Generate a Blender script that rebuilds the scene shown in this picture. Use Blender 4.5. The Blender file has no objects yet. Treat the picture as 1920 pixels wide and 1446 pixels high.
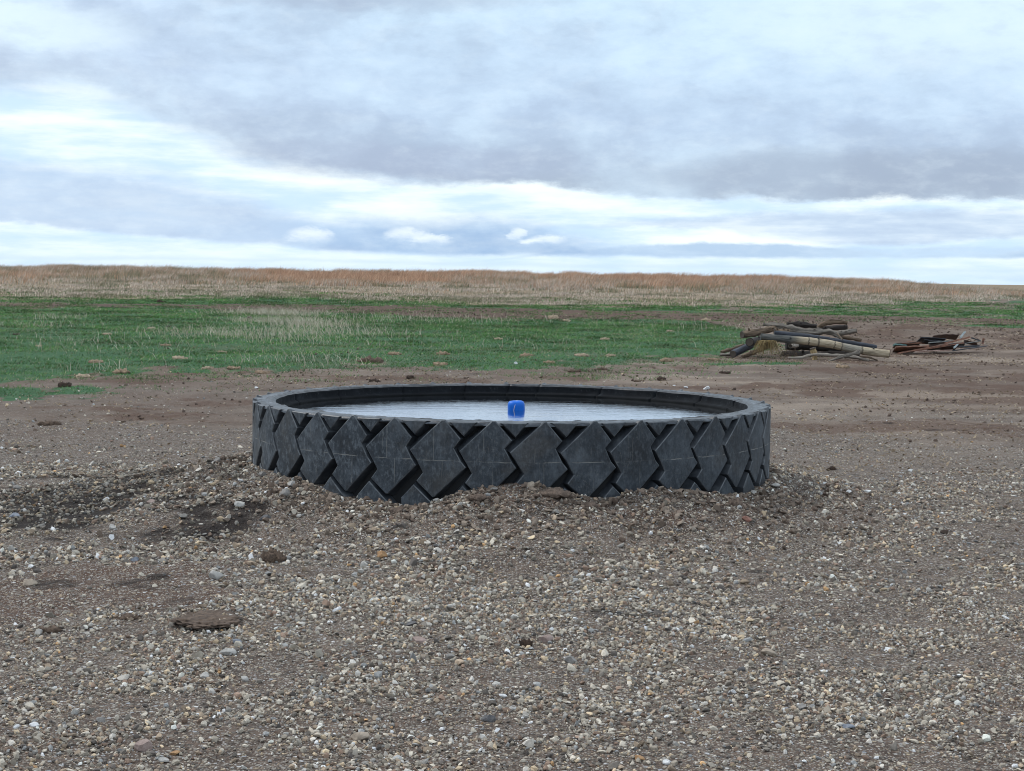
import bpy, bmesh, math, random
import numpy as np
from mathutils import Vector, Matrix
random.seed(7); RNG = np.random.default_rng(11)
SC = bpy.context.scene; COL = SC.collection
# ------------------------------------------------------------------ camera
F = 3042.0; W0, H0 = 1920.0, 1446.0; CAMZ = 1.6
PITCH = math.atan((723-521)/F); ROLL = math.radians(0.75)
cd = bpy.data.cameras.new("camera"); cam = bpy.data.objects.new("camera", cd); COL.objects.link(cam)
cd.sensor_width = 36; cd.lens = F/W0*36; cd.clip_end = 8000; cd.clip_start = 0.1
CM = Matrix.Rotation(math.radians(90)-PITCH, 4, 'X') @ Matrix.Rotation(ROLL, 4, 'Z')
cam.matrix_world = Matrix.Translation((0, 0, CAMZ)) @ CM
SC.camera = cam
SC.render.resolution_x = 1024; SC.render.resolution_y = 771
SC.view_settings.view_transform = 'Standard'; SC.view_settings.look = 'None'
SC.view_settings.exposure = 0.12; SC.view_settings.gamma = 1
SC.cycles.pixel_filter_type = 'BLACKMAN_HARRIS'; SC.cycles.filter_width = 1.0
def ray(px, py):
    d = CM.to_3x3() @ Vector(((px-960)/F, (723-py)/F, -1)); return d
def at(px, py, Y):                                  # point seen at a photo pixel, Y metres ahead
    d = ray(px, py); t = Y/d.y; return Vector((d.x*t, Y, CAMZ+d.z*t))
def hor(px): return 521+0.0131*(px-960)
# ------------------------------------------------------------------ sun
SUN_EL, SUN_AZ = math.radians(48), math.radians(-60)     # azimuth from +Y, negative is to the left
sl = bpy.data.lights.new("sun", 'SUN'); sun = bpy.data.objects.new("sun", sl); COL.objects.link(sun)
sl.energy = 1.5; sl.angle = math.radians(12); sl.color = (1, .96, .9)
sd = Vector((math.sin(SUN_AZ)*math.cos(SUN_EL), math.cos(SUN_AZ)*math.cos(SUN_EL), math.sin(SUN_EL)))
sun.rotation_euler = sd.to_track_quat('Z', 'Y').to_euler(); sun.location = (0, 0, 40)
# ------------------------------------------------------------------ node helper
class NT:
    def __init__(s, t): s.t = t; s.n = t.nodes; s.l = t.links
    def node(s, typ, ins=None, **kw):
        n = s.n.new(typ)
        for k, v in kw.items(): setattr(n, k, v)
        for k, v in (ins or {}).items(): s.set(n, k, v)
        return n
    def set(s, n, k, v):
        i = n.inputs[k]
        if isinstance(v, bpy.types.NodeSocket): s.l.new(v, i)
        elif isinstance(v, bpy.types.Node): s.l.new(v.outputs[0], i)
        else: i.default_value = v
    def m(s, op, a, b=0.0, c=0.0, clamp=False):
        n = s.n.new('ShaderNodeMath'); n.operation = op; n.use_clamp = clamp
        for i, v in enumerate((a, b, c)):
            if v is not None: s.set(n, i, v)
        return n.outputs[0]
    def mix(s, f, a, b, typ='MIX'):
        n = s.n.new('ShaderNodeMix'); n.data_type = 'RGBA'; n.blend_type = typ
        s.set(n, 0, f)
        for i, v in ((6, a), (7, b)):
            if isinstance(v, tuple) and len(v) == 3: v = (*v, 1)
            s.set(n, i, v)
        return n.outputs[2]
    def ss(s, x, a, b, lo=0.0, hi=1.0):
        n = s.n.new('ShaderNodeMapRange'); n.interpolation_type = 'SMOOTHSTEP'
        for k, v in ((0, x), (1, a), (2, b), (3, lo), (4, hi)): s.set(n, k, v)
        return n.outputs[0]
    def noise(s, vec, scale, detail=4, rough=.55, out=0):
        n = s.n.new('ShaderNodeTexNoise'); s.set(n, 'Vector', vec)
        s.set(n, 'Scale', scale); s.set(n, 'Detail', detail); s.set(n, 'Roughness', rough); return n.outputs[out]
    def ramp(s, f, stops, interp='LINEAR'):
        n = s.n.new('ShaderNodeValToRGB'); s.set(n, 0, f); r = n.color_ramp; r.interpolation = interp
        while len(r.elements) < len(stops): r.elements.new(.5)
        for e, (p, c) in zip(r.elements, stops): e.position = p; e.color = (*c, 1) if len(c) == 3 else c
        return n.outputs[0]
    def vec(s, x, y, z=0.0):
        n = s.n.new('ShaderNodeCombineXYZ')
        for i, v in enumerate((x, y, z)): s.set(n, i, v)
        return n.outputs[0]
    def scale(s, v, sc):
        n = s.n.new('ShaderNodeVectorMath'); n.operation = 'MULTIPLY'; s.set(n, 0, v); n.inputs[1].default_value = sc; return n.outputs[0]
def mat(name):
    m = bpy.data.materials.new(name); m.use_nodes = True; t = NT(m.node_tree)
    return m, t, m.node_tree.nodes['Principled BSDF']
def bump(t, p, h, strength=.5, dist=.01, prev=None):
    b = t.node('ShaderNodeBump', {'Height': h, 'Strength': strength, 'Distance': dist})
    if prev is not None: t.set(b, 'Normal', prev)
    t.set(p, 'Normal', b.outputs[0]); return b.outputs[0]
# ------------------------------------------------------------------ world: overcast sky, cloud layers in azimuth / elevation
wd = bpy.data.worlds.new("World"); SC.world = wd; wd.use_nodes = True
w = NT(wd.node_tree); bg = wd.node_tree.nodes['Background']
tc = w.node('ShaderNodeTexCoord').outputs['Generated']
sx = w.node('ShaderNodeSeparateXYZ', {0: tc})
az = w.m('ARCTAN2', sx.outputs[0], sx.outputs[1])
el = w.m('ARCSINE', sx.outputs[2])
U0 = w.m('MULTIPLY', az, F/1000); V0 = w.m('MULTIPLY', el, F/1000)
p0 = w.vec(w.m('MULTIPLY', U0, 1.0), w.m('MULTIPLY', V0, 1.9), 0.3)
na = w.m('SUBTRACT', w.noise(p0, 3.2, 5, .5), .5); nb = w.m('SUBTRACT', w.noise(w.scale(p0, (1.1, 1.3, 9)), 9, 6, .62), .5)
nc = w.m('SUBTRACT', w.noise(w.scale(p0, (1, 1.3, 5)), 30, 5, .62), .5)
U = w.m('ADD', U0, w.m('MULTIPLY', na, .14))
damp = w.ss(V0, .0, .16, .2, 1.0)
Vw = w.m('ADD', w.m('MULTIPLY', na, .05), w.m('ADD', w.m('MULTIPLY', nb, .034), w.m('MULTIPLY', nc, .017)))
V = w.m('ADD', V0, w.m('MULTIPLY', Vw, damp))
Un = w.m('ADD', w.m('MULTIPLY', U, 1/2.4), .5)
def curve(pts):                                     # photo pixels of a cloud edge -> elevation over azimuth
    n = w.n.new('ShaderNodeFloatCurve'); c = n.mapping.curves[0]
    P = [((x-960)/1000/2.4+.5, max(0.0, (hor(x)-y)/1000)) for x, y in pts]
    while len(c.points) < len(P): c.points.new(.5, .5)
    for q, (a, b) in zip(c.points, P): q.location = (a, b)
    n.mapping.extend = 'HORIZONTAL'; n.mapping.update(); w.set(n, 'Value', Un); return n.outputs[0]
def band(top, bot, soft_t, soft_b):
    return w.m('MULTIPLY', w.ss(w.m('SUBTRACT', V, curve(bot)), -soft_b, soft_b), w.ss(w.m('SUBTRACT', curve(top), V), -soft_t, soft_t))
nsb = w.noise(w.vec(U0, w.m('MULTIPLY', V0, 6.0), 2.0), 3.5, 5, .55)
colr = w.mix(w.ss(nsb, .36, .66), (.62, .78, .95), (.95, 1.0, 1.0))
# horizon veil
colr = w.mix(w.m('MULTIPLY', w.ss(V0, .065, .01), .55), colr, (.66, .80, .93))
# right grey shelf and its thin streaks
l3 = band([(-200, 470), (1100, 424), (1300, 416), (1500, 404), (1700, 396), (1920, 402)], [(-200, 470), (1100, 424), (1300, 438), (1500, 455), (1700, 458), (1920, 446)], .010, .006)
colr = w.mix(w.m('MULTIPLY', l3, w.ss(nsb, .3, .62, .95, .35)), colr, (.50, .59, .74))
l4 = band([(0, 500), (900, 490), (1060, 470), (1300, 462), (1600, 464), (1920, 468)], [(0, 500), (900, 490), (1060, 476), (1300, 486), (1600, 484), (1920, 486)], .004, .004)
colr = w.mix(w.m('MULTIPLY', l4, w.ss(nsb, .33, .6, .3, .95)), colr, (.46, .60, .78))
l5 = band([(0, 478), (400, 484), (900, 492), (1400, 500), (1920, 506)], [(0, 486), (400, 490), (900, 499), (1400, 506), (1920, 511)], .004, .003)
colr = w.mix(w.m('MULTIPLY', l5, .5), colr, (.62, .75, .9))
# low grey cloud on the left running into the blue band
l2 = band([(0, 300), (200, 325), (400, 362), (520, 398), (600, 424), (700, 418), (1000, 424), (1080, 445), (1180, 480), (1920, 530)],
          [(0, 420), (150, 430), (300, 446), (500, 462), (650, 474), (800, 478), (1050, 478), (1180, 480), (1920, 530)], .028, .006)
c2 = w.mix(w.ss(U, -.55, -.2), (.49, .60, .77), (.31, .46, .69))
c2 = w.mix(w.m('MULTIPLY', w.ss(nb, -.05, .25), .3), c2, (.62, .72, .86))
colr = w.mix(w.m('MULTIPLY', l2, w.ss(w.noise(w.vec(U0, w.m('MULTIPLY', V0, 2.2), 5.0), 6.0, 7, .6), .25, .6, 1.0, .72)), colr, c2)
# small cumulus puffs inside the band
for cx, cy, rx, ry in ((580, 446, 46, 20), (760, 443, 44, 17), (805, 452, 42, 13), (966, 442, 18, 14), (1022, 452, 36, 12), (990, 455, 22, 8)):
    du = w.m('DIVIDE', w.m('SUBTRACT', w.m('ADD', U0, w.m('MULTIPLY', nc, .05)), (cx-960)/1000), rx/1000)
    dv = w.m('DIVIDE', w.m('SUBTRACT', w.m('ADD', V0, w.m('MULTIPLY', nc, .022)), (hor(cx)-cy)/1000), ry/1000)
    r = w.m('ADD', w.m('MULTIPLY', du, du), w.m('MULTIPLY', dv, dv))
    colr = w.mix(w.m('MULTIPLY', w.ss(r, 1.35, .1), .75), colr, w.mix(w.ss(dv, -.8, .5), (.50, .64, .82), (.93, .98, 1)))
# the big layer overhead with a dark under-edge
e1 = curve([(-200, 170), (0, 186), (150, 190), (300, 245), (420, 298), (650, 330), (830, 348), (1000, 340), (1150, 364), (1300, 380), (1450, 384), (1600, 376), (1920, 382), (2100, 380)])
t1 = w.m('SUBTRACT', V, e1)
fn = w.noise(w.vec(U0, w.m('MULTIPLY', V0, 2.3), 9.0), 13.0, 8, .62)
soft = w.ss(U0, -.75, .1, .05, .012)
m1 = w.ss(w.m('DIVIDE', t1, soft), -.6, .8)
c1 = w.ramp(w.m('MULTIPLY', t1, 2.2), [(0, (.40, .465, .57)), (.10, (.43, .51, .64)), (.30, (.50, .61, .77)), (.6, (.59, .73, .88)), (1, (.66, .82, .91))])
c1 = w.mix(w.m('MULTIPLY', w.ss(U, -.1, -.9), .3), c1, (.74, .83, .97))
cn = w.noise(w.vec(w.m('MULTIPLY', U, 1.0), w.m('MULTIPLY', V, 1.9), 7.0), 4.2, 8, .58)
c1 = w.mix(w.m('MULTIPLY', w.ss(cn, .42, .70), .55), c1, (.72, .87, 1.0))
c1 = w.mix(w.m('MULTIPLY', w.ss(cn, .50, .30), .5), c1, (.40, .48, .61))
def blob(cx, cy, rx, ry):
    du = w.m('DIVIDE', w.m('SUBTRACT', U, (cx-960)/1000), rx/1000); dv = w.m('DIVIDE', w.m('SUBTRACT', V, (hor(cx)-cy)/1000), ry/1000)
    return w.ss(w.m('ADD', w.m('MULTIPLY', du, du), w.m('MULTIPLY', dv, dv)), 1.3, .1)
c1 = w.mix(w.m('MULTIPLY', blob(640, -10, 420, 50), .7), c1, (.38, .44, .56))
c1 = w.mix(w.m('MULTIPLY', blob(90, 75, 220, 50), .7), c1, (.80, .92, 1.0))
c1 = w.mix(w.m('MULTIPLY', blob(1750, 60, 420, 110), .5), c1, (.78, .90, .97))
c1 = w.mix(w.m('MULTIPLY', blob(1600, 335, 460, 50), .75), c1, (.37, .43, .54))
c1 = w.mix(w.m('MULTIPLY', blob(740, 305, 380, 45), .6), c1, (.40, .46, .60))
c1 = w.mix(w.ss(V0, .62, 1.1), c1, (.86, .92, 1.0))
colr = w.mix(m1, colr, c1)
colr = w.mix(w.m('MULTIPLY', w.ss(fn, .45, .72), .17), colr, (.86, .95, 1.0))
colr = w.mix(w.m('MULTIPLY', w.ss(fn, .52, .30), w.m('MULTIPLY', m1, .15)), colr, (.36, .43, .55))
# below the horizon
colr = w.mix(w.ss(V0, -.02, -.15), colr, (.16, .13, .11))
sky = w.node('ShaderNodeTexSky', sky_type='NISHITA', sun_disc=False, sun_elevation=SUN_EL, sun_rotation=SUN_AZ)
skc = w.mix(1.0, sky.outputs[0], (.004, .004, .004), 'MULTIPLY')
w.set(bg, 'Color', w.mix(1.0, w.mix(1.0, colr, (.955, 1.0, 1.03), 'MULTIPLY'), skc, 'ADD')); bg.inputs['Strength'].default_value = 1.0
# ------------------------------------------------------------------ numpy noise
def h2(ix, iy, s):
    n = (ix.astype(np.int64)*374761393 + iy.astype(np.int64)*668265263 + s*982451653) & 0x7fffffff
    n = ((n ^ (n >> 13))*1274126177) & 0x7fffffff
    return ((n ^ (n >> 16)) & 0xffffff)/float(0xffffff)
def vn(x, y, s=0):
    x = np.asarray(x, float); y = np.asarray(y, float)
    ix, iy = np.floor(x), np.floor(y); fx, fy = x-ix, y-iy
    fx = fx*fx*fx*(fx*(fx*6-15)+10); fy = fy*fy*fy*(fy*(fy*6-15)+10)
    a, b, c, d = h2(ix, iy, s), h2(ix+1, iy, s), h2(ix, iy+1, s), h2(ix+1, iy+1, s)
    return (a+(b-a)*fx)*(1-fy)+(c+(d-c)*fx)*fy
def fbm(x, y, sc, o=4, s=0, g=.5):
    r = 0; a = 1; tot = 0
    for i in range(o):
        r = r+a*vn(np.asarray(x)*sc*2**i+17.3*i, np.asarray(y)*sc*2**i-9.1*i, s+i*31); tot += a; a *= g
    return r/tot
def sm(x, a, b):
    t = np.clip((np.asarray(x, float)-a)/(b-a), 0, 1); return t*t*(3-2*t)
# ------------------------------------------------------------------ terrain height
R = 1.9; TY = 6.32*R; TX = 0.0; RIM = CAMZ-.905
contact = [(471, 865), (500, 880), (560, 900), (600, 912), (640, 930), (700, 943), (760, 949), (800, 948), (830, 935), (870, 920), (930, 912), (1000, 904),
           (1040, 914), (1080, 925), (1120, 935), (1160, 931), (1210, 920), (1260, 915), (1310, 918), (1350, 925), (1390, 929), (1420, 918), (1444, 900)]
CP, CZ = [], []
for px, py in contact:
    best = min((abs(3042*math.sin(a)/(6.32-math.cos(a))-(px-960)), a) for a in np.linspace(-1.41, 1.41, 600))[1]
    Y = TY-R*math.cos(best); CP.append(best); CZ.append(CAMZ-(py-hor(px))*Y/F)
CP = [-math.pi, -2.2]+CP+[2.2, math.pi]; CZ = [.16, .18]+CZ+[.17, .16]
crX = [-90, -60, 0, 25, 34, 40, 50, 70]; crZ = [1.4, 1.45, 1.52, 1.5, 1.35, 1.0, .45, .25]
def T(x, y, fine=True):
    x = np.asarray(x, float); y = np.asarray(y, float)
    dx, dy = x-TX, y-TY; rho = np.hypot(dx, dy); phi = np.arctan2(dx, -dy)
    hc = np.interp(phi, CP, CZ)
    d = np.maximum(rho-R, 0)
    wdt = .8+.7*fbm(x, y, .9, 2, 5)+.35*np.cos(phi)+.1*np.clip(-np.sin(phi), 0, 1)
    m = hc*(1-sm(d, -.25*wdt, wdt))*1.08
    lum = (fbm(x, y, 2.2, 4, 9)-.5)
    m = m+np.where(rho > R-.02, lum*.16*sm(d, 0, .12)*(1-sm(d, .3, 1.6)), 0)
    z = m + (fbm(x, y, .35, 3, 3)-.5)*.10*sm(y, 3, 8)*sm(d, .1, 1.2)
    z = z+np.where(rho > R-.02, (fbm(x, y, 6.5, 3, 19, .6)-.5)*.085*sm(d, 0, .10)*(1-sm(d, .25, 1.1))*np.clip(np.cos(phi)+.5, 0, 1), 0)
    z = z+(fbm(x, y, .05, 2, 4)-.5)*.25*sm(y, 30, 60)
    nr = (1-sm(y, 30, 60))
    z = z+(fbm(x, y, 3.0, 5, 21, .6)-.5)*.045*nr*sm(d, 0, .15)
    cr = np.interp(x, crX, crZ)
    z = z+cr*sm(y, 58, 165)*(1-sm(y, 168, 300))
    # churned dirt bank behind the scrap
    bx = np.exp(-(((x-11.5)/4.5)**2+((y-50)/6.5)**2)); z = z+bx*(.28+.35*(fbm(x, y, .8, 4, 40)-.5))
    z = np.where(rho < R-.35, -.1, z)
    return z
def Ts(x, y): return float(T(np.array([x]), np.array([y]))[0])
def ground_hit(px, py):
    d = ray(px, py); lo, hi = 3.0, 400.0; prev = 3.0
    ts = np.concatenate([np.linspace(3, 60, 1500), np.linspace(60.2, 500, 1500)])
    X, Yv, Z = d.x*ts/d.y, ts, CAMZ+d.z*ts/d.y
    i = np.argmax(Z < T(X, Yv)); return Vector((X[i], Yv[i], float(T(X[i:i+1], Yv[i:i+1])[0])))
def poly(pts):
    P = [ground_hit(*p) for p in pts]; P.sort(key=lambda v: v.x); return [v.x for v in P], [v.y for v in P]
G_near = poly([(-300, 745), (0, 728), (150, 706), (300, 704), (500, 697), (700, 690), (1000, 694), (1180, 690), (1290, 672), (1390, 668), (1470, 648)])
G_near[0].extend([G_near[0][-1]+1.0, 60]); G_near[1].extend([64, 66])
S_lo = poly([(-200, 576), (0, 577), (300, 576), (600, 586), (900, 600), (1200, 602), (1450, 604), (1600, 603)])
S_hi = poly([(-200, 570), (0, 569), (300, 570), (600, 571), (900, 578), (1200, 584), (1450, 590), (1600, 594), (1900, 600)])
D_lo = poly([(-200, 558), (0, 560), (400, 562), (640, 560), (900, 574), (1200, 574), (1500, 575), (1700, 568), (1920, 562), (2200, 560)])
def zones(x, y):
    n1 = fbm(x, y, .7, 4, 50)-.5; n2 = fbm(x, y, .22, 3, 61)-.5
    yy = y+n1*y*.16+n2*y*.10
    n4 = fbm(x, y*.6, 2.4, 4, 58, .6)-.5
    g = sm(yy+n4*9-np.interp(x, *G_near), -2.0, 3.4)
    strip = sm(y+n1*7-np.interp(x, *S_lo), -1, 2)*(1-sm(y+n1*7-np.interp(x, *S_hi), -1, 2))
    yb = y+(n1+n2)*11
    dry = sm(yb+n4*10-np.interp(x, *D_lo), -3, 5)
    orange = sm(yb+n2*12, 115, 128)
    bare = sm(n2*1.6+n1*.8+n4*.8, .06, .42)*(1-sm(y, 52, 84))
    g = g*(1-strip*.95)*(1-.42*bare)*np.where(x > 9, 1-.85*sm(n1+n4*.8, -.14, .08), 1)
    # isolated tuft of green at far left front, bare dirt right of x
    patch = np.exp(-(((x+6.4)/1.6)**2+((y-21.5)/1.3)**2)); g = np.maximum(g, sm(patch+n1*.6+n4*1.3, .4, .85)*sm(patch, .05, .2))
    for gx, gy, a_, b_ in ((4.6, 31.2, 1.3, .8), (12.5, 58, 5, 2.2), (21, 62, 6, 3)):
        g = np.maximum(g, .8*sm(np.exp(-(((x-gx)/a_)**2+((y-gy)/b_)**2))+n1*.6+n4*.6, .45, .8))
    gravel = 1-sm(y+n1*10+n2*6+n4*3, np.where(x > 2, 18.0, 15.0), np.where(x > 2, 24.0, 19.5))
    gravel = gravel*np.where(x > 2.2, 1-sm(y+n1*5+n4*3, 15.5, 21)*.6, 1)
    gravel = np.maximum(gravel, .25*sm(n2, -.1, .2)*(1-sm(y, 27, 32)))
    wet = np.exp(-(((x+2.95)/1.15)**2+((y-11.5)/1.5)**2))+.45*np.exp(-(((x+2.1)/.5)**2+((y-10.2)/.7)**2))
    wet = sm(wet+(fbm(x, y*1.4, 1.7, 5, 77, .65)-.5)*2.0, .38, .80)
    soil = 1.25*np.exp(-(((x+2.2)/.75)**2+((y-8.1)/.8)**2))+.55*np.exp(-(((x+.35)/1.3)**2+((y-10.0)/.4)**2))+.5*np.exp(-(((x-.9)/.7)**2+((y-9.6)/.5)**2))
    soil = sm(soil+(fbm(x, y, 2.6, 4, 88)-.5)*1.3, .50, .78)
    churn = sm(fbm(x*.8+3, y, .55, 5, 131, .6)+.10*sm(x, 2, 8), .48, .62)*sm(y, 14, 18)*(1-sm(y, 70, 80))
    streaks = sm(fbm(x*.8, y*1.1, 1.1, 5, 141, .65), .46, .60)*sm(y, 14, 18)*(1-sm(y, 70, 80))
    soil = np.maximum(soil, np.clip(churn*(.35+.75*streaks)+.35*streaks, 0, 1))
    tan = sm(fbm(x*.8, y*1.7, .4, 6, 93, .62)+.20*sm(x, 1.5, 5)*(1-sm(y, 20, 28)), .50, .74)*sm(y, 13, 16)*(.45+.55*sm(x, .5, 3))
    gravel = gravel*(1-.6*churn)
    return g, strip, dry, orange, gravel, wet, soil, tan
# ------------------------------------------------------------------ mesh helpers
def tag(o, label=None, cat=None, group=None, kind=None):
    if label: o['label'] = label
    if cat: o['category'] = cat
    if group: o['group'] = group
    if kind: o['kind'] = kind
    return o
def npmesh(name, verts, faces, mats, cols=None, smooth=False, parent=None, uv=None):
    """verts (n,3); faces list of (m,k) int arrays; cols (n,3|4) point colours"""
    me = bpy.data.meshes.new(name); verts = np.ascontiguousarray(verts, dtype=np.float32)
    me.vertices.add(len(verts)); me.vertices.foreach_set('co', verts.ravel())
    tot = sum(f.size for f in faces); nf = sum(len(f) for f in faces)
    me.loops.add(tot); me.polygons.add(nf)
    vi = np.concatenate([f.ravel() for f in faces]).astype(np.int32)
    ls = np.concatenate([np.full(len(f), f.shape[1], np.int32) for f in faces]); st = np.concatenate([[0], np.cumsum(ls)[:-1]]).astype(np.int32)
    me.loops.foreach_set('vertex_index', vi); me.polygons.foreach_set('loop_start', st)
    me.polygons.foreach_set('use_smooth', np.full(nf, smooth, bool))
    for m in (mats if isinstance(mats, list) else [mats]): me.materials.append(m)
    me.update(calc_edges=True)
    for cn_, c in (cols or {}).items():
        a = me.color_attributes.new(cn_, 'FLOAT_COLOR', 'POINT'); c = np.asarray(c, np.float32)
        if c.shape[1] == 3: c = np.concatenate([c, np.ones((len(c), 1), np.float32)], 1)
        a.data.foreach_set('color', np.ascontiguousarray(c).ravel())
    o = bpy.data.objects.new(name, me); COL.objects.link(o); o.parent = parent
    return o
def from_bm(name, bm, m, parent=None, smooth=False):
    me = bpy.data.meshes.new(name); bm.normal_update(); bm.to_mesh(me); bm.free()
    for q in (m if isinstance(m, list) else [m]): me.materials.append(q)
    if smooth: me.polygons.foreach_set('use_smooth', np.full(len(me.polygons), True, bool))
    o = bpy.data.objects.new(name, me); COL.objects.link(o); o.parent = parent
    return o
def attr(t, name='Col'):
    n = t.node('ShaderNodeAttribute'); n.attribute_name = name; return n.outputs['Color']
# ------------------------------------------------------------------ ground
gm, t, p = mat('ground_soil')
pos = t.node('ShaderNodeNewGeometry').outputs['Position']
A = t.node('ShaderNodeSeparateColor', {0: attr(t, 'za')}); B = t.node('ShaderNodeSeparateColor', {0: attr(t, 'zb')})
n_m = t.noise(pos, 1.7, 6, .6); n_f = t.noise(pos, 22, 5, .65); n_ff = t.noise(pos, 120, 3, .6)
soil = t.ramp(n_m, [(.3, (.095, .070, .055)), (.55, (.155, .120, .096)), (.75, (.215, .172, .140))])
soil = t.mix(t.m('MULTIPLY', B.outputs[2], .85), soil, t.mix(n_f, (.24, .19, .15), (.40, .33, .26)))
soil = t.mix(t.ss(n_f, .42, .68), soil, t.mix(.5, soil, (.24, .19, .155)))
fine = t.noise(pos, 60, 5, .7)
soil = t.mix(t.m('MULTIPLY', t.ss(fine, .5, .36), .6), soil, (.05, .036, .03))
soil = t.mix(t.m('MULTIPLY', A.outputs[2], .65), soil, t.mix(t.ss(t.m('ADD', t.m('MULTIPLY', n_f, .5), t.m('MULTIPLY', t.noise(pos, 6, 5, .65), .5)), .40, .58), (.034, .022, .017), (.140, .10, .078)))  # gravel soil nearly black in its low spots, crevice shade put into the colour
soil = t.mix(t.m('MULTIPLY', t.ss(n_ff, .5, .3), .45), soil, (.055, .04, .034))
soil = t.mix(t.m('MULTIPLY', B.outputs[1], .85), soil, t.mix(n_f, (.052, .030, .022), (.135, .082, .058)))
v1 = t.node('ShaderNodeTexVoronoi', {'Vector': pos, 'Scale': 105.0, 'Randomness': 1.0})
v2 = t.node('ShaderNodeTexVoronoi', {'Vector': pos, 'Scale': 46.0, 'Randomness': 1.0})
stops = [(0, (.05, .042, .038)), (.25, (.13, .115, .10)), (.5, (.24, .215, .185)), (.72, (.38, .35, .31)), (.85, (.36, .29, .20)), (.93, (.30, .31, .33)), (1, (.62, .6, .58))]
s1 = t.ramp(t.node('ShaderNodeSeparateColor', {0: v1.outputs['Color']}).outputs[0], stops)
s2 = t.ramp(t.node('ShaderNodeSeparateColor', {0: v2.outputs['Color']}).outputs[0], stops)
k1 = t.ss(v1.outputs['Distance'], .50, .36); k2 = t.ss(v2.outputs['Distance'], .52, .34)
k2 = t.m('MULTIPLY', k2, t.ss(t.node('ShaderNodeSeparateColor', {0: v2.outputs['Color']}).outputs[1], .5, .56))
gv = t.m('MULTIPLY', A.outputs[2], t.ss(n_m, .25, .5, .75, 1))
c = t.mix(t.m('MULTIPLY', t.m('MULTIPLY', k1, .9), gv), soil, s1)
c = t.mix(t.m('MULTIPLY', k2, gv), c, s2)
c = t.mix(t.m('MULTIPLY', B.outputs[0], .92), c, (.016, .012, .011))
# strip: red brown; green: damp green turf between blades; dry: straw
c = t.mix(t.m('MULTIPLY', B.outputs[1], .0), c, (.1, .06, .045))
gr = t.ramp(t.noise(pos, 5, 6, .7), [(.3, (.022, .065, .030)), (.5, (.038, .105, .045)), (.64, (.075, .13, .06)), (.74, (.17, .15, .10))])
c = t.mix(t.ss(t.m('ADD', A.outputs[0], t.m('MULTIPLY', t.m('SUBTRACT', n_f, .5), .8)), .35, .65), c, gr)
dr = t.ramp(t.noise(pos, 1.2, 6, .65), [(.3, (.10, .085, .05)), (.5, (.23, .175, .115)), (.7, (.32, .25, .17))])
c = t.mix(A.outputs[1], c, dr)
t.set(p, 'Base Color', c); p.inputs['Roughness'].default_value = .95; p.inputs['Specular IOR Level'].default_value = .2
hh = t.m('ADD', t.m('MULTIPLY', t.m('SUBTRACT', 1, v1.outputs['Distance']), t.m('MULTIPLY', A.outputs[2], .5)), t.m('MULTIPLY', k2, t.m('MULTIPLY', A.outputs[2], .6)))
hh = t.m('ADD', hh, t.m('MULTIPLY', n_f, 1.4)); hh = t.m('ADD', hh, t.m('MULTIPLY', n_ff, .4))
bump(t, p, hh, .9, .012)
def axis_pts(a, b, s0, grow, end):
    L = [b]; s = s0
    while L[-1] < end: s *= grow; L.append(L[-1]+s)
    return L
xs = np.arange(-4.6, 4.6, .026); r_ = axis_pts(0, xs[-1], .03, 1.045, 2500); l_ = [-v for v in axis_pts(0, -xs[0], .03, 1.045, 2500)][::-1]
xs = np.concatenate([l_[:-1], xs, r_[1:]])
ys = np.concatenate([-np.array(axis_pts(0, 4.0, .1, 1.35, 1500))[::-1][:-1]+7.9, np.arange(4.0, 17, .026)[0:], axis_pts(0, 17.02, .028, 1.018, 4500)])
ys = np.unique(ys); XX, YY = np.meshgrid(xs, ys); xf, yf = XX.ravel(), YY.ravel()
zf = T(xf, yf); zf = np.where(yf < 3, np.minimum(zf, .02), zf)
g_, strip_, dry_, or_, grv, wet_, soil_, tan_ = zones(xf, yf)
# shallow clod relief where the soil is churned
zf = zf+soil_*(fbm(xf, yf, 9, 3, 120)-.35)*.035
nx, ny = len(xs), len(ys); idx = np.arange(nx*ny).reshape(ny, nx)
fc = np.stack([idx[:-1, :-1], idx[:-1, 1:], idx[1:, 1:], idx[1:, :-1]], -1).reshape(-1, 4)
gro = npmesh('ground', np.stack([xf, yf, zf], 1), [fc], gm, {'za': np.stack([g_, dry_, grv], 1), 'zb': np.stack([wet_, np.maximum(soil_, strip_), tan_], 1)}, smooth=True)
tag(gro, kind='structure')
# ------------------------------------------------------------------ tyre trough
rm, t, p = mat('rubber')
uvn = t.node('ShaderNodeUVMap'); uvn.uv_map = 'uv'
su = t.node('ShaderNodeSeparateXYZ', {0: uvn.outputs[0]}); u_, v_ = su.outputs[0], su.outputs[1]     # u in periods, v metres from mid line
pos = t.node('ShaderNodeNewGeometry').outputs['Position']
n1 = t.noise(pos, 5, 6, .65); n2 = t.noise(pos, 45, 5, .6)
c = t.ramp(n1, [(.32, (.014, .018, .024)), (.5, (.032, .041, .052)), (.66, (.078, .092, .108))])
streak = t.noise(t.vec(t.m('MULTIPLY', u_, 14), t.m('MULTIPLY', v_, 4), 0), 2.2, 5, .65)
c = t.mix(t.m('MULTIPLY', t.ss(streak, .55, .74), .5), c, (.115, .125, .135))
c = t.mix(t.m('MULTIPLY', t.ss(n2, .56, .74), .35), c, (.10, .105, .11))
c = t.mix(t.m('MULTIPLY', t.ss(t.noise(pos, 3.1, 4, .6), .56, .7), .4), c, (.072, .066, .060))
def line(x, wid, jit): return t.ss(t.m('ABSOLUTE', t.m('ADD', x, jit)), wid, wid*.35)
j = t.m('MULTIPLY', t.m('SUBTRACT', t.noise(pos, 11, 6, .65), .5), .022)
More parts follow.
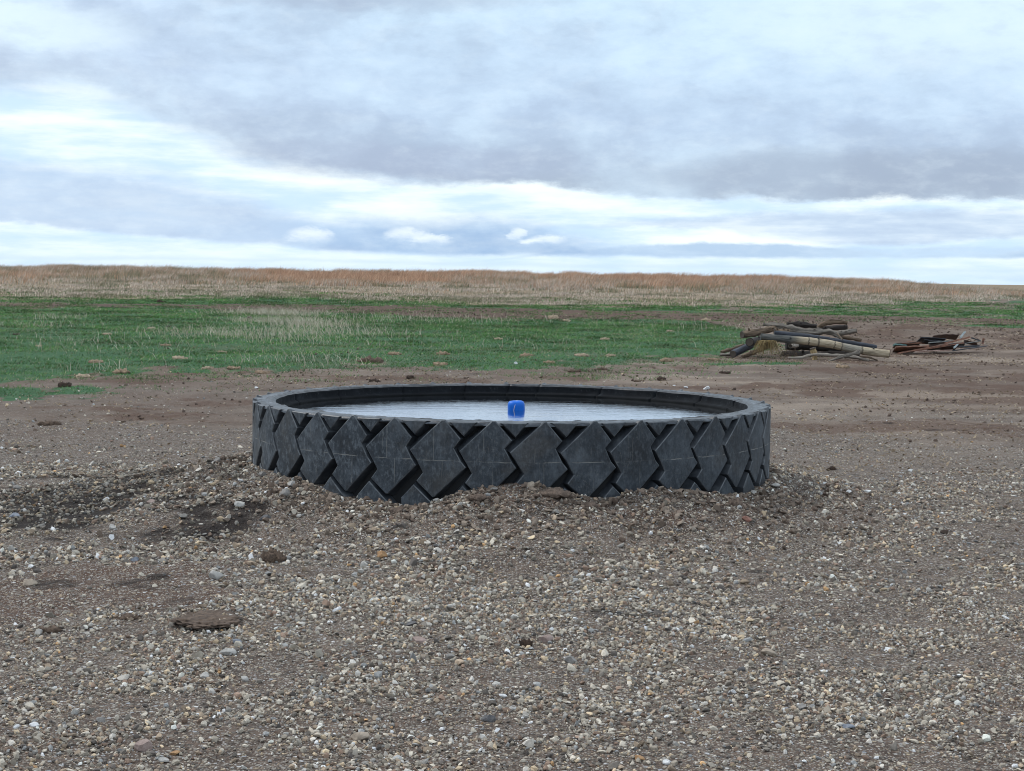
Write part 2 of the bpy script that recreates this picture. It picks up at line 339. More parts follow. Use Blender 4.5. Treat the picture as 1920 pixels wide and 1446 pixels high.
ml = t.m('MULTIPLY', line(v_, .0042, j), t.ss(t.noise(pos, 7, 5, .65), .42, .6, .05, 1))
fr = t.m('FRACT', t.m('ADD', u_, 50.5)); fr = t.m('SUBTRACT', fr, .5)
sg = t.m('GREATER_THAN', v_, 0)
off = t.m('MULTIPLY_ADD', sg, -.178, .082)
vl = t.m('MULTIPLY', line(t.m('SUBTRACT', fr, off), .010, t.m('MULTIPLY', j, 2.5)), t.ss(t.noise(pos, 5.3, 5), .45, .62, .0, .7))
vl2 = t.m('MULTIPLY', line(t.m('SUBTRACT', fr, t.m('ADD', off, -.09)), .009, t.m('MULTIPLY', j, 3)), t.ss(t.noise(pos, 4.1, 4), .52, .62, 0, .6))
sc1 = t.noise(t.vec(t.m('MULTIPLY', u_, 3), t.m('MULTIPLY', v_, 5), 1.3), 3.2, 3, .5)
scr = t.m('MULTIPLY', t.ss(t.m('ABSOLUTE', t.m('SUBTRACT', sc1, .5)), .006, .001), t.ss(t.noise(pos, 3.4, 2), .52, .6, 0, .5))
lf = t.ss(u_, 0.5, -4.0, .45, 1.0)  # paler mottling towards the left, the stronger light there put into the colour
mott = t.noise(t.vec(t.m('MULTIPLY', u_, 5), t.m('MULTIPLY', v_, 9), 4.0), 2.6, 7, .72)
c = t.mix(t.m('MULTIPLY', t.ss(mott, .48, .66), t.m('MULTIPLY', lf, .75)), c, (.125, .145, .165))
c = t.mix(t.m('MULTIPLY', t.ss(mott, .46, .34), .6), c, (.012, .014, .017))
for q in (t.m('MULTIPLY', ml, .9), t.m('MULTIPLY', vl, lf), t.m('MULTIPLY', vl2, lf), scr): c = t.mix(q, c, (.20, .20, .19))
t.set(p, 'Base Color', c); t.set(p, 'Roughness', t.ss(n1, .3, .7, .52, .78)); p.inputs['Specular IOR Level'].default_value = .45
c = t.mix(t.m('MULTIPLY', t.ss(t.noise(t.scale(pos, (1, 1, .5)), 2.2, 5, .7), .50, .66), .35), c, (.105, .098, .088))
t.set(p, 'Base Color', c)
bump(t, p, t.m('ADD', n2, t.m('ADD', t.m('MULTIPLY', ml, -1.0), t.m('MULTIPLY', t.noise(pos, 160, 3), .3))), .35, .004)
dm, t, p = mat('rubber_groove_shade')  # blacker copy of the rubber, the shade in the grooves painted in
pos = t.node('ShaderNodeNewGeometry').outputs['Position']
c = t.ramp(t.noise(pos, 8, 5, .6), [(.3, (.004, .005, .006)), (.7, (.012, .014, .017))])
t.set(p, 'Base Color', c); p.inputs['Roughness'].default_value = .75; bump(t, p, t.noise(pos, 60, 4), .3, .004)
im, t, p = mat('rubber_inner_liner')
pos = t.node('ShaderNodeNewGeometry').outputs['Position']; sp = t.node('ShaderNodeSeparateXYZ', {0: pos})
an = t.m('ARCTAN2', t.m('SUBTRACT', sp.outputs[0], TX), t.m('SUBTRACT', sp.outputs[1], TY))
ns = t.noise(t.vec(t.m('MULTIPLY', an, 60), t.m('ADD', t.m('MULTIPLY', sp.outputs[2], 18), t.m('MULTIPLY', an, 20)), 0), 2.0, 4, .6)
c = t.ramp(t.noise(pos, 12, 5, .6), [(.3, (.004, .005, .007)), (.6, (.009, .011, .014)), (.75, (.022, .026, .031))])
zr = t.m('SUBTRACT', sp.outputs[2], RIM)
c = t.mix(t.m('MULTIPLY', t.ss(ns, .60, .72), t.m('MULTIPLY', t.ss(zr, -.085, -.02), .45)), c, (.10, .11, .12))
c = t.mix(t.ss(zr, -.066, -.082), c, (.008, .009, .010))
t.set(p, 'Base Color', c); p.inputs['Roughness'].default_value = .8; p.inputs['Specular IOR Level'].default_value = .12; bump(t, p, ns, .5, .004)
cm_, t, p = mat('cut_rubber_edge')
pos = t.node('ShaderNodeNewGeometry').outputs['Position']; sp = t.node('ShaderNodeSeparateXYZ', {0: pos})
dx = t.m('SUBTRACT', sp.outputs[0], TX); dy = t.m('SUBTRACT', sp.outputs[1], TY)
rad = t.m('SQRT', t.m('ADD', t.m('MULTIPLY', dx, dx), t.m('MULTIPLY', dy, dy)))
rg = t.noise(t.vec(t.m('MULTIPLY', rad, 60), t.m('MULTIPLY', t.m('ARCTAN2', dx, dy), 3), 0), 1.5, 5, .7)
c = t.ramp(t.noise(pos, 7, 5, .65), [(.3, (.020, .025, .033)), (.52, (.050, .061, .076)), (.72, (.15, .17, .19))])
c = t.mix(t.m('MULTIPLY', t.ss(rg, .54, .38), .8), c, (.010, .012, .015))
c = t.mix(t.m('MULTIPLY', t.ss(t.m('ADD', rad, t.m('MULTIPLY', rg, .04)), R-.085, R-.13), .75), c, (.012, .014, .018))
t.set(p, 'Base Color', c); p.inputs['Roughness'].default_value = .42; bump(t, p, t.m('ADD', rg, t.noise(pos, 40, 4)), .5, .006)

tire = bpy.data.objects.new('tire_trough', None); COL.objects.link(tire); tire.location = (TX, TY, 0)
tag(tire, 'huge black chevron-treaded tire lying flat, cut open on top and full of water', 'tire trough')
NP = 37; DA = 2*math.pi/NP; CPX = .4496e-3; PER = 730*CPX
MID = RIM-.2495; GD = .072
PH0 = -.0105-(860-930)/730*0      # block centre angle offset (set below)
# photo: block tip at px 1024 -> sin/(6.32-cos); centre of that block is 70 crop px left of the tip
PH0 = (1024-960)/F*5.32-(70*CPX)/R
def wrap(s, v, r):
    a = PH0+s/R*(R*DA/PER); return Vector((math.sin(a)*r, -math.cos(a)*r, v))
lug_main = [(48, -576), (90, -576), (325, -305), (230, -185), (330, 0), (398, 90), (-45, 520), (-80, 520), (-335, 300), (-232, 175), (-335, 0), (-425, -135)]
lug_top = [(172, -548), (548, -548), (372, -352)]
lug_bot = [(-372, 352), (-560, 560), (-560, 720), (60, 720), (-150, 555)]
def inset(P, d):                               # P clockwise in (x, y-down) ; negative d grows
    n = len(P); out = []; ar = sum(P[i][0]*P[(i+1) % n][1]-P[(i+1) % n][0]*P[i][1] for i in range(n)); sg = 1 if ar > 0 else -1
    for i in range(n):
        a, b, c_ = Vector(P[i-1]), Vector(P[i]), Vector(P[(i+1) % n])
        e1_, e2_ = (b-a).normalized(), (c_-b).normalized()
        n1_, n2_ = Vector((-e1_.y, e1_.x))*sg, Vector((-e2_.y, e2_.x))*sg
        k = (n1_+n2_); k = k/max(.35, k.dot(n1_)); out.append(tuple(b+k*d))
    return out
def add_lug(bm, P, i, uvl):
    P = [(x*CPX, y*CPX) for x, y in P]
    b2 = bmesh.new()
    jt = [random.uniform(-.0035, .0035) for _ in range(len(P)*2)]
    P = [(x+jt[2*k], y+jt[2*k+1]) for k, (x, y) in enumerate(P)]
    rings = []
    for d, dep in ((.0055, 0), (0, .0045), (-.016, GD+.004)):
        Q = inset(P, d)
        if dep > .01 and len(P) == 12:
            for k_, ox, oy in ((0, -.026, -.014), (11, -.024, -.022)): Q[k_] = (Q[k_][0]+ox, Q[k_][1]+oy)
        rings.append([b2.verts.new((x, dep, min(-y, .2495-.014) if dep > .01 else -y)) for x, y in Q])
    n = len(P); b2.faces.new(rings[0])
    for a, b in ((0, 1), (1, 2)):
        for k in range(n): b2.faces.new([rings[a][k], rings[b][k], rings[b][(k+1) % n], rings[a][(k+1) % n]])
    for k in range(-9, 10):
        g = b2.verts[:]+b2.edges[:]+b2.faces[:]
        bmesh.ops.bisect_plane(b2, geom=g, plane_co=(k*.03+.001, 0, 0), plane_no=(1, 0, 0), dist=1e-5)
    bmesh.ops.recalc_face_normals(b2, faces=b2.faces[:])
    vm = {}
    for v in b2.verts:
        wv = wrap(v.co.x+i*PER, MID+v.co.z, R-v.co.y); q = bm.verts.new(wv); vm[v] = (q, v.co.copy())
    for f in b2.faces:
        try: nf = bm.faces.new([vm[v][0] for v in f.verts])
        except ValueError: continue
        dep = sum(v.co.y for v in f.verts)/len(f.verts); nf.material_index = 1 if dep > .01 else (2 if dep > .0005 else 0)
        for lp, v in zip(nf.loops, f.verts): lp[uvl].uv = (vm[v][1].x/PER+i, vm[v][1].z)
    b2.free()
bm = bmesh.new(); uvl = bm.loops.layers.uv.new('uv')
for i in range(-18, 19):
    for P in (lug_main, lug_top, lug_bot): add_lug(bm, P, i, uvl)
gw, t, p = mat('rubber_lug_flank')  # flanks toned apart from the lug faces, sky light on them put into the colour
pos = t.node('ShaderNodeNewGeometry').outputs['Position']
c = t.ramp(t.noise(pos, 9, 5, .6), [(.3, (.014, .017, .022)), (.55, (.042, .049, .059)), (.75, (.10, .112, .125))])
t.set(p, 'Base Color', c); p.inputs['Roughness'].default_value = .5; bump(t, p, t.noise(pos, 60, 4), .25, .004)
bmesh.ops.recalc_face_normals(bm, faces=bm.faces[:])
ew, t, p = mat('rubber_worn_lit_edge')  # pale chamfers: edge wear, and light caught on the bevels painted in
pos = t.node('ShaderNodeNewGeometry').outputs['Position']
c = t.ramp(t.noise(pos, 14, 5, .6), [(.35, (.035, .042, .050)), (.6, (.11, .122, .135)), (.75, (.17, .18, .185))])
t.set(p, 'Base Color', c); p.inputs['Roughness'].default_value = .5
TREAD_BM = bm
# casing: lathe profile in fine angular steps, irregular cut lip, cracks in the liner
cracks = {}
for px in (875, 955, 1010, 1125, 1227, 1311, 1372, 640, 760, 560):
    d = ray(px, 735); a0 = math.atan2(d.x, d.y); s_ = TY*math.sin(a0)/(R-.19)
    cracks[px] = math.pi-(math.asin(max(-1, min(1, s_)))+0)+a0 if False else (math.asin(max(-.999, min(.999, s_)))+0)
NA = 1480; rows = []
prof = [(R-GD, -1.0, 0), (R-GD, MID-.30, 0), (R-GD, MID, 0), (R-GD, RIM-.045, 0), (R-.050, RIM-.036, 0), (R-.018, RIM-.030, 0),
        (R-.010, RIM-.022, 1), (R-.012, RIM-.008, 1), (R-.03, RIM-.004, 1), (R-.07, RIM+.0, 1), (R-.100, RIM+.002, 1), (R-.118, RIM-.003, 1), (R-.132, RIM+.002, 1), (R-.150, RIM-.004, 1),
        (R-.164, RIM-.012, 2), (R-.170, RIM-.03, 2), (R-.172, RIM-.055, 2), (R-.194, RIM-.068, 2), (R-.215, RIM-.076, 2), (R-.212, RIM-.09, 2), (R-.212, RIM-.3, 2), (R-.212, -.3, 2)]
VV = []; th = np.arange(NA)/NA*2*np.pi
crk = [math.pi/2-math.acos(max(-.999, min(.999, 0)))]
ang_back = []                                   # liner cracks on the far side, angle measured from +Y
for px in cracks:
    d = ray(px, 735); u = d.x/d.y; rr = R-.19   # line x = u*y meets circle far side
    a = 1+u*u; b = -2*TY; cc = TY*TY-rr*rr; yy = (-b+math.sqrt(max(0, b*b-4*a*cc)))/(2*a); ang_back.append(math.atan2(u*yy, yy-TY))
for k, (r0, z0, mi) in enumerate(prof):
    r = np.full(NA, r0); z = np.full(NA, z0)
    cx_, cy_ = np.cos(th)*3, np.sin(th)*3
    if 6 <= k <= 13:
        z = z+(fbm(cx_+k*.2, cy_, 3.0, 4, 200)-.5)*.016+(fbm(cx_, cy_+k*.15, 14.0, 3, 210+k)-.5)*.010
        r = r+(fbm(cx_, cy_, 9, 3, 230+k)-.5)*.010
    if k >= 14 and k < 19:
        z = z+(fbm(cx_, cy_, 3.0, 4, 200)-.5)*.012
        r = r+(fbm(cx_, cy_, 5, 4, 240+k)-.5)*.014
    if 11 <= k <= 19:
        for ab in ang_back:
            da = np.arctan2(np.sin(th-(math.pi/2-ab)-.004*(k-14)), np.cos(th-(math.pi/2-ab)-.004*(k-14)))
            r = r+.018*np.exp(-(da/.0035)**2)
    VV.append(np.stack([np.cos(th)*r, np.sin(th)*r, z], 1))
VV = np.concatenate(VV); FA = []; MI = []
for k in range(len(prof)-1):
    a = np.arange(NA)+k*NA; b = (np.arange(NA)+1) % NA+k*NA
    FA.append(np.stack([a, a+NA, b+NA, b], 1))
def lathe_part(name, k0, k1, m, smooth=True):
    v = VV[k0*NA:(k1+1)*NA]; f = np.concatenate(FA[k0:k1])-k0*NA
    return npmesh(name, v, [f[:, ::-1]], m, smooth=smooth, parent=tire)
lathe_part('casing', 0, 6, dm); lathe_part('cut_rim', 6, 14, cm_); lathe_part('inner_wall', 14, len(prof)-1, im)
# shoulder tops of the lugs lying on the cut rim, two to a pitch
bm = TREAD_BM
for i in range(NP*2):
    if i % 2 == 0: continue
    a = PH0+(i/2+(.38 if i % 2 else 0))*DA; wd_ = .40*DA*R/2*(1.05 if i % 2 else .5); ln = .075 if i % 2 else .05; ht = .002
    top = []; bot = []
    for k in range(12):
        ph = k/12*2*math.pi; ds = math.cos(ph)*wd_; dr_ = math.sin(ph)*ln/2; sk = dr_*.9
        for L, f_, zz in ((top, .8, ht), (bot, 1.0, -.012)):
            rr = R-.026-ln/2+dr_*f_; aa = a+(ds*f_+sk)/R; L.append(bm.verts.new((math.sin(aa)*rr, -math.cos(aa)*rr, RIM-.004+zz+random.uniform(-.0008, .0008))))
    fs = [bm.faces.new(top[::-1])]+[bm.faces.new([bot[(k+1) % 12], bot[k], top[k], top[(k+1) % 12]]) for k in range(12)]
    for f in fs: f.material_index = 1 if i % 2 else 2; f.smooth = True
tread = from_bm('tread', bm, [rm, gw, ew], tire)
# ------------------------------------------------------------------ water
wm, t, p = mat('water')
pos = t.node('ShaderNodeNewGeometry').outputs['Position']
p.inputs['Base Color'].default_value = (.006, .008, .010, 1); p.inputs['Roughness'].default_value = .015; p.inputs['IOR'].default_value = 1.36; p.inputs['Coat Weight'].default_value = 1.0; p.inputs['Coat IOR'].default_value = 1.7; p.inputs['Coat Roughness'].default_value = .008
h1 = t.noise(t.scale(pos, (1.6, 11, 1)), 1.0, 4, .6); h2_ = t.noise(t.scale(pos, (12, 60, 1)), 1.0, 3, .5)
bump(t, p, t.m('ADD', t.m('MULTIPLY', h1, 1.0), t.m('MULTIPLY', h2_, .22)), 1.0, .0017)
t.set(p, 'Coat Normal', p.inputs['Normal'].links[0].from_socket)
n = 96; wl = RIM-.086; v = [(TX, TY, wl)]+[(TX+math.cos(k/n*2*math.pi)*(R-.205), TY+math.sin(k/n*2*math.pi)*(R-.205), wl) for k in range(n)]
water = npmesh('water', np.array(v), [np.array([(0, 1+k, 1+(k+1) % n) for k in range(n)])], wm); tag(water, kind='structure')
# ------------------------------------------------------------------ float
bmt, t, p = mat('blue_plastic'); pos = t.node('ShaderNodeNewGeometry').outputs['Position']
t.set(p, 'Base Color', t.mix(t.noise(pos, 30, 4), (.0, .105, .52), (.002, .16, .72))); p.inputs['Roughness'].default_value = .45; p.inputs['Specular IOR Level'].default_value = .3
cmt, t, p = mat('white_cord'); p.inputs['Base Color'].default_value = (.62, .6, .56, 1); p.inputs['Roughness'].default_value = .9
dY = 1; fy = 12.15
for _ in range(20):
    P_ = at(968, 768.5, fy); fy += (P_.z-wl)*10*.5
fl = bpy.data.objects.new('water_float', None); COL.objects.link(fl); fl.location = (P_.x, fy, wl); fl.rotation_euler = (0, math.radians(-2), 0)
tag(fl, 'small bright blue plastic float with white cord across it, floating on the water', 'float')
bm = bmesh.new(); prf = [(.0, .070), (.024, .0695), (.044, .067), (.055, .061), (.061, .052), (.0635, .040), (.0645, .02), (.0645, 0), (.0645, -.03), (.060, -.045), (.0, -.05)]
ring = []; NS = 40
for r, z in prf:
    if r == 0: ring.append([bm.verts.new((0, 0, z))]); continue
    ring.append([bm.verts.new((math.copysign(abs(math.cos(a))**.82, math.cos(a))*r, math.copysign(abs(math.sin(a))**.82, math.sin(a))*r, z)) for a in [k/NS*2*math.pi for k in range(NS)]])
for a, b in zip(ring, ring[1:]):
    for k in range(NS):
        k2_ = (k+1) % NS
        if len(a) == 1: bm.faces.new([a[0], b[k], b[k2_]])
        elif len(b) == 1: bm.faces.new([a[k], b[0], a[k2_]])
        else: bm.faces.new([a[k], b[k], b[k2_], a[k2_]])
bmesh.ops.recalc_face_normals(bm, faces=bm.faces[:]); from_bm('float_body', bm, bmt, fl, True)
def tube(bm, pts, rads, N=8, jit=0.0, cap=True, seed=0, mi=0, uvl=None, flat=1.0):
    pts = [Vector(q) for q in pts]; rings = []; rs = random.Random(seed); L = 0
    nrm = None
    for i, q in enumerate(pts):
        d = (pts[min(i+1, len(pts)-1)]-pts[max(i-1, 0)]).normalized()
        if nrm is None: nrm = d.cross(Vector((0, 0, 1)));  nrm = nrm if nrm.length > .01 else Vector((1, 0, 0)); nrm.normalize()
        nrm = (nrm-d*nrm.dot(d)).normalized(); bn = d.cross(nrm)
        if i: L += (q-pts[i-1]).length
        ring_ = []
        for k in range(N):
            a = k/N*2*math.pi
            jj = 1+jit*(float(fbm(np.array([math.cos(a)*1.3+seed*7.7]), np.array([math.sin(a)*1.3+L*3.0]), 1.6, 4, seed)[0])-.5)*2
            v = bm.verts.new(q+(nrm*math.cos(a)*flat+bn*math.sin(a))*rads[i]*jj*(1+jit*.5*math.sin(L*9+seed*2.1)*math.sin(L*23+seed))); ring_.append((v, a, L))
        rings.append(ring_)
    for a, b in zip(rings, rings[1:]):
        for k in range(N):
            k2_ = (k+1) % N; f = bm.faces.new([a[k][0], b[k][0], b[k2_][0], a[k2_][0]]); f.material_index = mi; f.smooth = True
            if uvl is not None:
                us = (a[k], b[k], b[k2_], a[k2_])
                for lp, (vv, an_, l_2) in zip(f.loops, us): lp[uvl].uv = (((k+1)/N if vv in (b[k2_][0], a[k2_][0]) else k/N), l_2)
    if cap:
        for r_2, fl_ in ((rings[0], False), (rings[-1], True)):
            f = bm.faces.new([q[0] for q in (r_2 if fl_ else r_2[::-1])]); f.material_index = mi
    return rings
bm = bmesh.new()
tube(bm, [(.008, -.010, .0705), (.004, -.03, .0685), (.000, -.045, .0635), (-.004, -.058, .052), (-.010, -.0645, .035), (-.016, -.0665, .018), (-.019, -.067, -.004)], [.0018]*7, 6, cap=True)
tube(bm, [(.008, .03, .0695), (.008, .0, .0715), (.008, -.012, .0705)], [.0018]*3, 6); from_bm('cord', bm, cmt, fl, True)
# ------------------------------------------------------------------ stones
stm, t, p = mat('gravel_stone'); cc = attr(t); pos = t.node('ShaderNodeNewGeometry').outputs['Position']
nn = t.noise(pos, 150, 4, .6)
t.set(p, 'Base Color', t.mix(t.ss(nn, .35, .7), t.mix(.22, cc, (.05, .04, .035)), cc)); p.inputs['Roughness'].default_value = .85; p.inputs['Specular IOR Level'].default_value = .3
bump(t, p, nn, .3, .002)
def ico(sub=1):
    bm = bmesh.new(); bmesh.ops.create_icosphere(bm, subdivisions=sub, radius=1)
    v = np.array([q.co[:] for q in bm.verts]); f = np.array([[q.index for q in g.verts] for g in bm.faces]); bm.free(); return v, f
def chop(v, k, rg, lo=.45, hi=.85):
    for _ in range(k):
        n = rg.normal(size=3); n /= np.linalg.norm(n); d = rg.uniform(lo, hi); s = v@n; v = v-np.outer(np.maximum(s-d, 0), n)
    return v
PAL = np.array([(.27, .245, .21), (.36, .33, .285), (.46, .43, .38), (.17, .155, .14), (.30, .24, .185), (.48, .39, .28), (.25, .26, .27), (.39, .385, .375), (.60, .575, .54), (.80, .79, .77), (.46, .29, .15), (.10, .09, .085), (.23, .165, .13)])
PW = np.array([16, 18, 14, 11, 14, 7, 5, 6, 5, 1.6, .7, 7, 10.]); PW /= PW.sum()
def scatter(n, x, y, r, sub, seed, name, lift=.30, label=None):
    rg = np.random.default_rng(seed); n = len(x)
    tv, tf = ico(sub) if sub else (np.array([(1, 0, 0), (-1, 0, 0), (0, 1, 0), (0, -1, 0), (0, 0, 1), (0, 0, -1)], float), np.array([(0, 2, 4), (2, 1, 4), (1, 3, 4), (3, 0, 4), (2, 0, 5), (1, 2, 5), (3, 1, 5), (0, 3, 5)]))
    K = 24; tmpl = np.stack([chop(tv*(1+rg.uniform(-.2, .2, (len(tv), 1))), 9 if sub > 1 else 5, rg, .32, .7) for _ in range(K)])
    ki = rg.integers(0, K, n); V_ = tmpl[ki]*np.stack([rg.uniform(.7, 1.35, n), rg.uniform(.6, 1.0, n), rg.uniform(.38, .95, n)], 1)[:, None, :]*r[:, None, None]
    a, b = rg.uniform(0, 2*np.pi, n), rg.normal(0, .5, n)
    ca, sa, cb, sb = np.cos(a), np.sin(a), np.cos(b), np.sin(b)
    X_, Z_ = V_[..., 0]*cb[:, None]+V_[..., 2]*sb[:, None], -V_[..., 0]*sb[:, None]+V_[..., 2]*cb[:, None]; Y_ = V_[..., 1]
    X2, Y2 = X_*ca[:, None]-Y_*sa[:, None], X_*sa[:, None]+Y_*ca[:, None]
    z = T(x, y)+r*lift
    P = np.stack([X2+x[:, None], Y2+y[:, None], Z_+z[:, None]], -1).reshape(-1, 3)
    Fc = (tf[None]+(np.arange(n)*len(tv))[:, None, None]).reshape(-1, 3)
    c = PAL[rg.choice(len(PAL), n, p=PW)]*rg.uniform(.66, 1.65, (n, 1))*np.array([1.04, 1.0, .94])
    wet = zones(x, y)[5]; c = c*(1-.42*wet[:, None])
    return P, Fc, np.repeat(np.clip(c, 0, .8), len(tv), 0)
def wedge(n, y0, y1, rg, half=.39, pad=.25, px=0.0):
    y = np.sqrt(rg.uniform(y0**2, y1**2, n)); x = rg.uniform(-1, 1, n)*(half*y+pad); return x, y
def keep_out(x, y, r): return np.hypot(x-TX, y-TY) > R+.0+r*.5
PP, FF, CC = [], [], []; off_ = 0
for (n, y0, y1, rmin, rmax, sub, sd_, ex) in ((125000, 4.3, 8.2, .0040, .018, 1, 1, 2.0), (100000, 8.2, 13.6, .0060, .026, 1, 2, 2.2), (75000, 13, 27, .007, .028, 1, 3, 2.7), (6000, 4.5, 13.5, .013, .034, 2, 4, 2.7)):
    rg = np.random.default_rng(100+sd_); x, y = wedge(n, y0, y1, rg)
    z_ = zones(x, y); dens = z_[4]*(1-.88*z_[6])*(1-.12*z_[5])*np.clip(.28+2.8*(fbm(x, y, 2.2, 5, 300, .68)-.42), .06, 1)*np.where(y > 13, .8, 1)
    rho = np.hypot(x-TX, y-TY); dens = np.where((rho < R+.5), np.maximum(dens, .45), dens)
    if sd_ == 4: dens = dens*np.interp(x, [-1, 2.2], [1.0, .22])*(.4+1.2*sm(fbm(x, y, 1.1, 3, 333), .4, .62))
    u = rg.uniform(0, 1, n); r = (rmin**(1-ex)+u*(rmax**(1-ex)-rmin**(1-ex)))**(1/(1-ex))
    r = np.where(x > 1.0, r*np.interp(x, [1, 3], [1, .8]), r)
    k = (rg.uniform(0, 1, n) < dens) & keep_out(x, y, r); x, y, r = x[k], y[k], r[k]
    P, Fc, c = scatter(0, x, y, r, sub, 500+sd_, '')
    PP.append(P); FF.append(Fc+off_); CC.append(c); off_ += len(P)
gv = npmesh('gravel', np.concatenate(PP), [np.concatenate(FF)], stm, {'Col': np.concatenate(CC)})
tag(gv, 'loose grey and tan crushed gravel strewn over the dirt around the tire', 'gravel', kind='stuff')
del PP, FF, CC
rock_mats = {}
def rock_mat(name, c1, c2):
    if name in rock_mats: return rock_mats[name]
    m, t, p = mat('stone_'+name); oc = t.node('ShaderNodeTexCoord').outputs['Object']
    n_ = t.noise(oc, 40, 6, .65); t.set(p, 'Base Color', t.mix(t.ss(n_, .3, .7), (*c1, 1), (*c2, 1))); p.inputs['Roughness'].default_value = .85
    bump(t, p, t.m('ADD', n_, t.m('MULTIPLY', t.noise(oc, 140, 4), .4)), .6, .006); rock_mats[name] = m; return m
RC = {'grey': ((.16, .15, .14), (.30, .28, .26)), 'pale': ((.30, .29, .27), (.47, .45, .42)), 'white': ((.52, .52, .52), (.74, .74, .74)), 'tan': ((.25, .20, .155), (.40, .33, .26)),
      'dark': ((.055, .055, .06), (.13, .125, .125)), 'orange': ((.24, .13, .06), (.42, .25, .12)), 'pink': ((.22, .16, .14), (.34, .26, .23)), 'blue': ((.12, .135, .165), (.24, .26, .30)), 'brick': ((.19, .09, .065), (.31, .16, .12))}
def rock(px, py, wpx, colr_, label, asp=.7, flat=.6, group=None, name='stone', k=9):
    P = ground_hit(px, py+wpx*asp*.3); s = wpx/2*P.y/F
    rg = np.random.default_rng(int(px*13+py)); v, f = ico(4)
    v = chop(v, k, rg, .5, .86)
    v = v*(1+.05*(fbm(v[:, 0]*2+px, v[:, 1]*2+v[:, 2]*1.7, 1.5, 3, 9)-.5)[:, None])
    v = v/np.abs(v[:, 0]).max(); a = rg.uniform(-.5, .5)
    v = v*np.array([1, .8, flat/max(.3, np.abs(v[:, 2]).max())])*s
    ca, sa = math.cos(a), math.sin(a); v = np.stack([v[:, 0]*ca-v[:, 2]*sa*.5, v[:, 1], v[:, 2]+v[:, 0]*sa*.5], 1)
    o = npmesh(name, v, [f], rock_mat(colr_, *RC[colr_]), smooth=False); o.location = (P.x, P.y, P.z+s*flat*.38)
    o.rotation_euler = (0, 0, rg.uniform(-.4, .4))
    tag(o, label, 'stone', group or 'larger stones lying in the gravel'); return o
